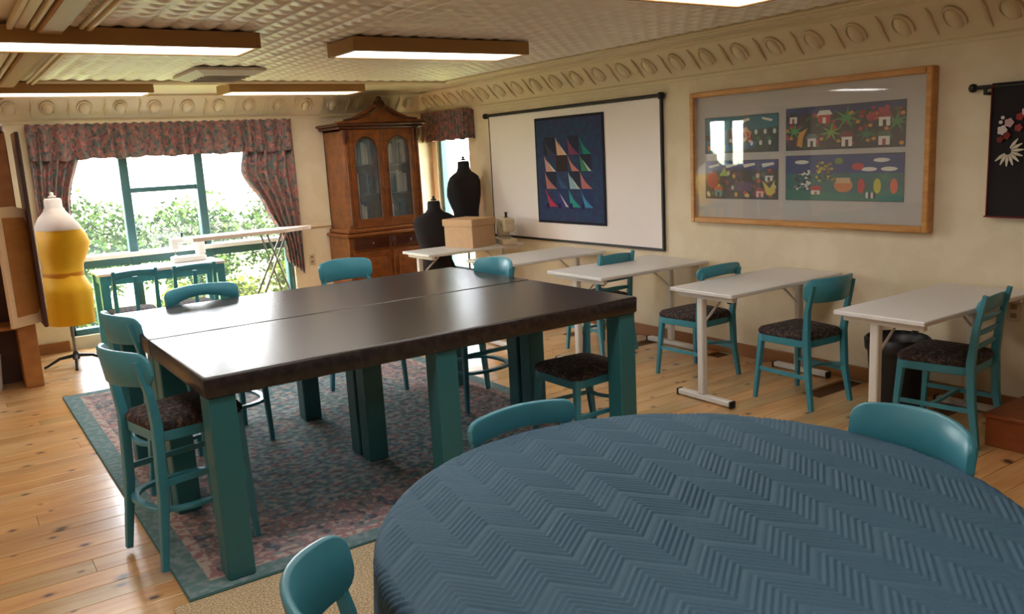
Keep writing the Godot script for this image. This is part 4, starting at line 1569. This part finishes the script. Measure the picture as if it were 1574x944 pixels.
func make_forms() -> void:
	dress_form("tall black dress form standing by the narrow window", Vector3(4.78, 0, -7.84), 20, 0.62, 1.22, M.form_black)
	var sm := dress_form("shorter black dress form standing in front of the bookcase", Vector3(4.36, 0, -7.80), -10, 0.20, 1.25, M.form_black)
	# white dress form wearing a yellow dress
	dress_form("white dress form wearing a yellow wrap dress beside the big window", Vector3(0.86, 0, -8.25), -75, 0.42, 1.33, M.form_white)
	var d := thing("yellow_dress", "bright yellow dress with a white collar hanging on the white dress form", "dress", Vector3(0.86, 0, -8.25), -75)
	var bod := S()
	var rs := []
	for p in form_profile(1.33, 0.42):
		if p[0] > 0.88 and p[0] < 1.20:
			rs.append([p[0], p[1] + 0.014, p[2] + 0.014, p[3] * 1.4 + 0.012])
	rs.insert(0, [0.845, 0.200, 0.150, 0.0])
	rs.append([1.235, 0.262, 0.134, 0.016])
	loft(bod, torso_rings(rs, 32), false, true)
	obj("bodice", bod, M.yellow, d)
	# straight skirt with a few soft folds
	var sk := grid(96, 18, func(u: float, v: float) -> Vector3:
		var a := TAU * u
		var f := 1.0 + (0.006 + 0.02 * v) * sin(a * 7.0 + sin(a * 2.0))
		var y := lerpf(0.86, 0.39, v)
		var w := lerpf(0.185, 0.262, smoothstep(0.0, 0.4, v)) - 0.012 * smoothstep(0.5, 1.0, v)
		return Vector3(cos(a) * w * f, y, sin(a) * (w * 0.76) * f))
	obj("skirt", sk, M.yellow, d)
	var sash := S()
	loft(sash, torso_rings([[0.80, 0.192, 0.146, 0.0], [0.815, 0.196, 0.150, 0.0], [0.85, 0.194, 0.148, 0.0], [0.865, 0.188, 0.142, 0.0]], 32), false, true)
	obj("sash", sash, mat(c8(220, 140, 6), 0.7), d)
	# white lace collar cloth over the shoulders
	var lc := S()
	loft(lc, torso_rings([[1.215, 0.268, 0.143, 0.03], [1.25, 0.268, 0.138, 0.02], [1.315, 0.236, 0.108, 0.0], [1.345, 0.172, 0.092, 0.0], [1.375, 0.106, 0.080, 0.0], [1.40, 0.082, 0.076, 0.0]], 32), false, true)
	obj("lace_collar", lc, mat(c8(214, 200, 190), 0.9), d)

# ------------------------------------------------------------------ things near the windows
func make_desk() -> void:
	var x0 := 1.14
	var x1 := 2.29
	var t := thing("sewing_desk", "teal sewing desk with a pale top under the big window", "desk", Vector3((x0 + x1) / 2, 0, -8.60))
	var hx := (x1 - x0) / 2
	var tp := S()
	box(tp, Vector3(0, 0.757, 0), Vector3(hx * 2, 0.026, 0.50), 0.005)
	obj("desk_top", tp, M.white_top, t)
	var ap := S()
	box(ap, Vector3(0, 0.70, 0.225), Vector3(hx * 2 - 0.12, 0.085, 0.02), 0.004)
	box(ap, Vector3(0, 0.70, -0.225), Vector3(hx * 2 - 0.12, 0.085, 0.02), 0.004)
	for s in [-1.0, 1.0]:
		box(ap, Vector3(s * (hx - 0.04), 0.70, 0), Vector3(0.02, 0.085, 0.40), 0.004)
	obj("apron", ap, M.teal, t)
	for x in [-hx + 0.05, hx - 0.05]:
		for z in [-0.205, 0.205]:
			var l := S()
			box(l, Vector3(x, 0.372, z), Vector3(0.075, 0.744, 0.075), 0.005)
			obj("leg", l, M.teal, t)
	var m := sewing_machine("white sewing machine standing on the teal desk by the big window", Vector3(2.02, 0.770, -8.66), 0, M.white_plastic)
	# ironing board across the window
	var b := thing("ironing_board", "pale ironing board on crossed metal legs before the big window", "ironing board", Vector3(2.56, 0, -8.30), 3)
	var pl := PackedVector2Array()
	for k in 7:
		var a := -PI / 2 + PI * k / 6.0
		pl.append(Vector2(0.50 + cos(a) * 0.13, sin(a) * 0.075))
	pl.append(Vector2(0.30, 0.165))
	pl.append(Vector2(-0.62, 0.165))
	pl.append(Vector2(-0.62, -0.165))
	pl.append(Vector2(0.30, -0.165))
	var bd := S()
	prism(bd, pl, 0.035, Transform3D(Basis(Vector3.RIGHT, -PI / 2), Vector3(0, 1.015, 0)))
	obj("board", bd, mat(c8(228, 206, 190), 0.85), b)
	for s in [-1.0, 1.0]:
		var l := S()
		tube(l, [Vector3(-0.16, 0.02, s * 0.10), Vector3(0.34, 0.995, s * 0.06)], 0.011, 8)
		tube(l, [Vector3(-0.16, 0.02, s * 0.10), Vector3(-0.16, 0.02, 0.0)], 0.011, 8)
		obj("leg", l, M.steel, b)
		var l2 := S()
		tube(l2, [Vector3(0.40, 0.02, s * 0.14), Vector3(0.12, 0.995, s * 0.09)], 0.011, 8)
		tube(l2, [Vector3(0.40, 0.02, s * 0.14), Vector3(0.40, 0.02, 0.0)], 0.011, 8)
		obj("leg", l2, M.steel, b)

func sewing_machine(label: String, at: Vector3, turn: float, m: Material, size := 0.8) -> Node3D:
	var t := thing("sewing_machine", label, "sewing machine", at, turn)
	t.scale = Vector3.ONE * size
	var bs := S()
	box(bs, Vector3(0, 0.035, 0), Vector3(0.40, 0.07, 0.17), 0.012)
	obj("bed", bs, m, t)
	var pi := S()
	box(pi, Vector3(0.15, 0.17, 0), Vector3(0.10, 0.20, 0.14), 0.02)
	obj("pillar", pi, m, t)
	var ar := S()
	box(ar, Vector3(0.0, 0.265, 0), Vector3(0.40, 0.075, 0.13), 0.02)
	obj("arm", ar, m, t)
	var hd := S()
	box(hd, Vector3(-0.15, 0.20, 0), Vector3(0.10, 0.10, 0.12), 0.016)
	obj("head", hd, m, t)
	var nd := S()
	tube(nd, [Vector3(-0.15, 0.155, 0), Vector3(-0.15, 0.09, 0)], 0.006, 6)
	box(nd, Vector3(-0.15, 0.083, 0.005), Vector3(0.03, 0.006, 0.04), 0.001)
	obj("needle_bar", nd, M.steel, t)
	var wh := S()
	tube(wh, [Vector3(0.20, 0.24, 0), Vector3(0.225, 0.24, 0)], 0.055, 16)
	obj("hand_wheel", wh, M.black, t)
	var sp := S()
	lathe(sp, [[0.022, 0.302], [0.022, 0.308], [0.014, 0.312], [0.014, 0.352], [0.022, 0.356], [0.022, 0.362]], 10, Vector3(-0.05, 0, 0))
	obj("thread_spool", sp, M.black, t)
	return t

func make_far_table_things() -> void:
	var b := thing("storage_box", "tan cardboard storage box with lid on the white table", "box", Vector3(4.48, 0.741, -7.31), 14)
	var st := S()
	box(st, Vector3(0, 0.12, 0), Vector3(0.33, 0.24, 0.40), 0.004)
	obj("body", st, M.card, b)
	var l := S()
	box(l, Vector3(0, 0.25, 0), Vector3(0.355, 0.07, 0.425), 0.004)
	obj("lid", l, M.card, b)
	sewing_machine("beige sewing machine standing against the board behind the storage box", Vector3(4.80, 0.741, -7.12), 68, M.beige_plastic, 0.9)
	# wire waste basket under the nearest white table
	var w := thing("waste_basket", "black mesh waste basket on the floor under the end white table", "basket", Vector3(4.73, 0, -2.80))
	var wb := grid(48, 8, func(u: float, v: float) -> Vector3:
		var a := TAU * u
		var r := lerpf(0.175, 0.14, v)
		return Vector3(cos(a) * r, lerpf(0.42, 0.012, v), sin(a) * r))
	obj("mesh_side", wb, M.black, w)
	var bt := S()
	lathe(bt, [[0.0, 0.004], [0.14, 0.004], [0.142, 0.016], [0.0, 0.018]], 24, Vector3.ZERO, 1, 1, false)
	obj("bottom", bt, M.black, w)
	var rm := S()
	var pts := []
	for k in 33: pts.append(Vector3(cos(TAU * k / 32) * 0.176, 0.42, sin(TAU * k / 32) * 0.176))
	tube(rm, pts, 0.009, 6)
	obj("rim", rm, M.black, w)
	var lin := S()
	lathe(lin, [[0.185, 0.36], [0.19, 0.425], [0.176, 0.436], [0.160, 0.40], [0.12, 0.34], [0.0, 0.32]], 18, Vector3.ZERO, 1, 1, false)
	obj("bag_liner", lin, mat(c8(30, 28, 32), 0.4), w)
	# low wooden box by the wall
	var c := thing("wooden_chest", "low orange wood chest on the floor against the right wall", "chest", Vector3(4.72, 0, -1.72))
	var cs := S()
	box(cs, Vector3(0, 0.078, 0), Vector3(0.60, 0.155, 0.78), 0.004)
	obj("body", cs, M.chest, c)
	var lid := S()
	box(lid, Vector3(0, 0.167, 0), Vector3(0.62, 0.024, 0.80), 0.005)
	obj("lid", lid, M.chest, c)
	# outlets
	for p in [[Vector3(WX - 0.006, 0.61, -2.28), "beige power outlet on the right wall above the wooden chest", true], [Vector3(3.42, 0.60, WB + 0.006), "beige power outlet on the wall beside the bookcase", false]]:
		var o := thing("power_outlet", p[1], "outlet", p[0], -90 if p[2] else 0)
		var q := S()
		box(q, Vector3.ZERO, Vector3(0.075, 0.118, 0.010), 0.003)
		obj("cover_plate", q, M.beige_plastic, o)
		for y in [-0.026, 0.026]:
			var k := S()
			box(k, Vector3(0, y, 0.006), Vector3(0.034, 0.028, 0.004), 0.001)
			obj("socket", k, mat(c8(150, 132, 104), 0.5), o)

func make_cupboard() -> void:
	# tall wooden cupboard at the edge of the far bay, its door standing open
	var t := thing("tall_cupboard", "tall golden wood cupboard with open door near the dress form", "cupboard", Vector3(0.10, 0, -7.80))
	var st := S()
	box(st, Vector3(0.375, 1.02, 0), Vector3(0.13, 2.04, 0.34), 0.006)
	obj("side_panel", st, M.golden, t)
	var s2 := S()
	box(s2, Vector3(-0.62, 1.02, 0), Vector3(0.03, 2.04, 0.34), 0.004)
	obj("side_panel", s2, M.golden, t)
	var bk := S()
	box(bk, Vector3(-0.13, 1.02, -0.16), Vector3(0.96, 2.04, 0.02), 0.0)
	obj("back_panel", bk, M.dark_wood, t)
	var sh := S()
	box(sh, Vector3(-0.14, 0.50, 0.0), Vector3(0.92, 0.03, 0.30), 0.004)
	obj("shelf", sh, M.golden, t)
	var tp := S()
	box(tp, Vector3(-0.12, 2.05, 0.01), Vector3(1.10, 0.07, 0.40), 0.012)
	obj("cornice", tp, M.dark_wood, t)
	var dr := S()
	box(dr, Vector3(0.505, 1.26, 0.16), Vector3(0.03, 1.52, 0.36), 0.006, Basis(Vector3.UP, 0.0))
	obj("door", dr, M.dark_wood, t)
	# pale raised-panel flap seen in the opening
	var pl := PackedVector2Array()
	for q in [[-0.17, 0.0], [0.10, 0.0], [0.17, 0.10], [0.17, 0.82], [0.11, 0.90], [0.0, 0.93], [-0.17, 0.93]]:
		pl.append(Vector2(q[0], q[1]))
	var fl := S()
	prism(fl, pl, 0.03, Transform3D(Basis(Vector3.UP, 0.7), Vector3(0.40, 0.53, 0.27)))
	var f := obj("flap", fl, M.peach, t)
	var fp := PackedVector2Array()
	for q in [[-0.12, 0.08], [0.07, 0.08], [0.11, 0.14], [0.11, 0.76], [0.07, 0.84], [-0.12, 0.85]]:
		fp.append(Vector2(q[0], q[1]))
	var fq := S()
	prism(fq, fp, 0.044, Transform3D(Basis(Vector3.UP, 0.7), Vector3(0.40, 0.53, 0.27)))
	obj("raised_panel", fq, M.golden, f)
	var b := thing("storage_bin", "white plastic bin standing in the bottom of the tall cupboard", "bin", Vector3(0.10, 0, -7.77))
	var bs := S()
	lathe(bs, [[0.15, 0.0], [0.155, 0.01], [0.175, 0.27], [0.18, 0.28], [0.165, 0.28], [0.14, 0.03], [0.0, 0.03]], 20, Vector3.ZERO, 1.0, 0.85, false)
	obj("body", bs, M.white_plastic, b)

# ------------------------------------------------------------------ garden beyond the glass
func shrub(label: String, c: Vector3, r: Vector3, n: int, tint: Color, group: String) -> void:
	var t := thing("garden_shrub", label, "shrub", Vector3(c.x, -0.238, c.z), 0, group)
	var tr := S()
	for k in 4:
		var a := TAU * k / 4 + 0.5
		tube(tr, [Vector3(0.03 * cos(a), 0, 0.03 * sin(a)), Vector3(cos(a) * r.x * 0.3, r.y, sin(a) * r.z * 0.3)], [0.03, 0.01], 5)
	obj("stems", tr, M.bark, t)
	var lf := S()
	tri_o(lf, Vector3(0, 0, 0), Vector3(0.022, 0.004, 0.03), Vector3(0, 0, 0.075), Vector3.UP)
	tri_o(lf, Vector3(0, 0, 0), Vector3(0, 0, 0.075), Vector3(-0.022, 0.004, 0.03), Vector3.UP)
	lf.generate_normals()
	var lm := lf.commit()
	lm.surface_set_material(0, M.leaf)
	var mm := MultiMesh.new()
	mm.transform_format = MultiMesh.TRANSFORM_3D
	mm.use_colors = true
	mm.mesh = lm
	mm.instance_count = n
	for i in n:
		var d := Vector3(rng.randfn(), rng.randfn(), rng.randfn()).normalized()
		var q := d * pow(rng.randf(), 0.28) * (0.85 + 0.25 * sin(d.x * 5.0 + c.x * 3.0) * cos(d.y * 4.0 + d.z * 5.0))
		var p := Vector3(q.x * r.x, r.y + q.y * r.y, q.z * r.z)
		var s := rng.randf_range(0.8, 1.7)
		var b := Basis(Vector3.UP, rng.randf() * TAU) * Basis(Vector3.RIGHT, rng.randf_range(-0.9, 0.9))
		mm.set_instance_transform(i, Transform3D(b.scaled(Vector3.ONE * s), p))
		var f := rng.randf_range(0.7, 1.25)
		mm.set_instance_color(i, Color(tint.r * f * rng.randf_range(0.85, 1.2), tint.g * f, tint.b * f * rng.randf_range(0.8, 1.1)))
	var o := MultiMeshInstance3D.new()
	o.name = "foliage"
	o.multimesh = mm
	o.set_meta("kind", "stuff")
	t.add_child(o)

func make_garden() -> void:
	var g := S()
	box(g, Vector3(2.0, -0.35, -19.0), Vector3(34, 0.2, 19.5), 0.0)
	box(g, Vector3(12.3, -0.35, -3.0), Vector3(14, 0.2, 12.5), 0.0)
	var lawn := obj("lawn", g, M.grass)
	tag(lawn, "pale green lawn outside the windows", "lawn", "", "stuff")
	var gr := "shrubs in the garden beyond the big window"
	var far := [[0.2, -12.6, 0.95, 1.0], [1.7, -13.0, 1.0, 0.86], [3.1, -12.8, 0.95, 0.80], [4.6, -12.6, 1.0, 0.90], [6.0, -13.2, 0.9, 0.82], [-1.4, -12.4, 0.95, 1.05], [-3.0, -12.8, 1.0, 0.95]]
	for f in far:
		shrub("leafy green shrub in the garden hedge beyond the big window", Vector3(f[0], 0, f[1]), Vector3(f[2], f[3], 0.7), 5200, Color(0.050, 0.092, 0.018), gr)
	for f in [[2.9, -10.1, 0.34, 0.32], [3.6, -10.2, 0.36, 0.40], [2.3, -10.4, 0.3, 0.3], [1.2, -10.2, 0.3, 0.28]]:
		shrub("low yellow-green plant outside the lower panes of the big window", Vector3(f[0], 0, f[1]), Vector3(f[2], f[3], 0.3), 900, Color(0.12, 0.15, 0.02), "low plants outside the lower panes")
	for f in [[6.2, -8.6, 0.5, 0.5], [6.6, -9.4, 0.6, 0.6]]:
		shrub("bright green shrub outside the narrow window", Vector3(f[0], 0, f[1]), Vector3(f[2], f[3], 0.5), 1400, Color(0.13, 0.18, 0.03), "shrubs outside the narrow window")

# ------------------------------------------------------------------ everything
func _ready() -> void:
	rng.seed = 4711
	make_view()
	make_materials()
	make_room()
	make_lights()
	make_rugs()
	work_table("dark topped work table with thick teal legs nearest the round table", -4.245, -3.27)
	work_table("dark topped work table with thick teal legs on the window side", -5.225, -4.25)
	round_table()
	white_table("white table with a ladder back chair in front and a black basket under it", 3.90, 5.02, -2.68, -2.17)
	white_table("white table between the plate back chair and the narrow rail back chair", 3.90, 5.02, -3.90, -3.38)
	white_table("white table standing below the end of the cream display board", 3.87, 4.99, -5.20, -4.55)
	white_table("white table standing under the middle of the cream display board", 3.85, 4.97, -6.38, -5.76)
	white_table("white table carrying the tan storage box and beige sewing machine", 3.82, 4.94, -7.55, -7.00)
	# counter chairs at the dark tables
	var cg := "counter chairs at the dark work tables"
	var Y := 0.0175
	chair("counter_chair", "teal counter chair with floral seat at the corner leg of the dark table", "chair", Vector3(0.775, Y, -3.775), -78, cg, "plate", 0.62, 0.95)
	chair("counter_chair", "teal counter chair tucked at the far end of the dark table's short side", "chair", Vector3(0.93, Y, -4.70), -80, cg, "plate", 0.62, 0.95)
	chair("counter_chair", "teal counter chair with a concave back rail turned toward the desk chairs", "chair", Vector3(1.30, Y, -5.07), 184, cg, "yoke", 0.62, 0.95)
	chair("counter_chair", "teal counter chair drawn back from the dark table toward the bookcase", "chair", Vector3(2.42, Y, -5.45), 186, cg, "plate", 0.62, 0.95)
	chair("counter_chair", "teal counter chair at the dark table with its back toward the white tables", "chair", Vector3(2.84, Y, -4.70), 92, cg, "plate", 0.62, 0.95)
	var dg := "teal dining chairs with floral seats"
	chair("dining_chair", "teal dining chair pushed right under the corner of the dark table", "chair", Vector3(2.90, Y, -3.62), 90, dg, "rail", 0.44, 0.80)
	chair("dining_chair", "teal ladder back chair beside the black waste basket", "chair", Vector3(4.47, 0, -2.36), 7, dg, "ladder", 0.46, 0.82)
	chair("dining_chair", "teal chair with curved plate back between two white tables", "chair", Vector3(4.45, 0, -3.29), -4, dg, "plate", 0.46, 0.83)
	chair("dining_chair", "teal chair with a narrow rail back at a white table", "chair", Vector3(4.43, 0, -4.17), 0, dg, "rail", 0.46, 0.83)
	chair("dining_chair", "teal chair with an open two rail back below the display board", "chair", Vector3(4.46, 0, -5.28), 0, dg, "open", 0.46, 0.83)
	chair("dining_chair", "teal chair tucked under the blue cloth with its back to the dark table", "chair", Vector3(1.53, 0.020, -2.02), 178, dg, "rail", 0.46, 0.80)
	chair("dining_chair", "teal chair at the round table's side toward the ladder back chair", "chair", Vector3(2.05, 0.020, -1.33), 80, dg, "plate", 0.46, 0.83)
	chair("dining_chair", "teal chair standing on the beige carpet's bare edge beside the blue cloth", "chair", Vector3(0.74, 0.020, -1.44), -120, dg, "plate", 0.46, 0.83)
	chair("desk_chair", "teal desk chair with a shaped top rail by the yellow dress", "chair", Vector3(1.34, 0, -7.95), 0, "desk chairs by the window", "splat", 0.46, 0.85)
	chair("desk_chair", "teal desk chair with a shaped top rail by the sewing machine", "chair", Vector3(1.82, 0, -7.88), 0, "desk chairs by the window", "splat", 0.46, 0.85)
	make_bookcase()
	make_cupboard()
	make_curtains()
	make_board()
	make_frame()
	make_hanging()
	make_forms()
	make_desk()
	make_far_table_things()
	make_garden()
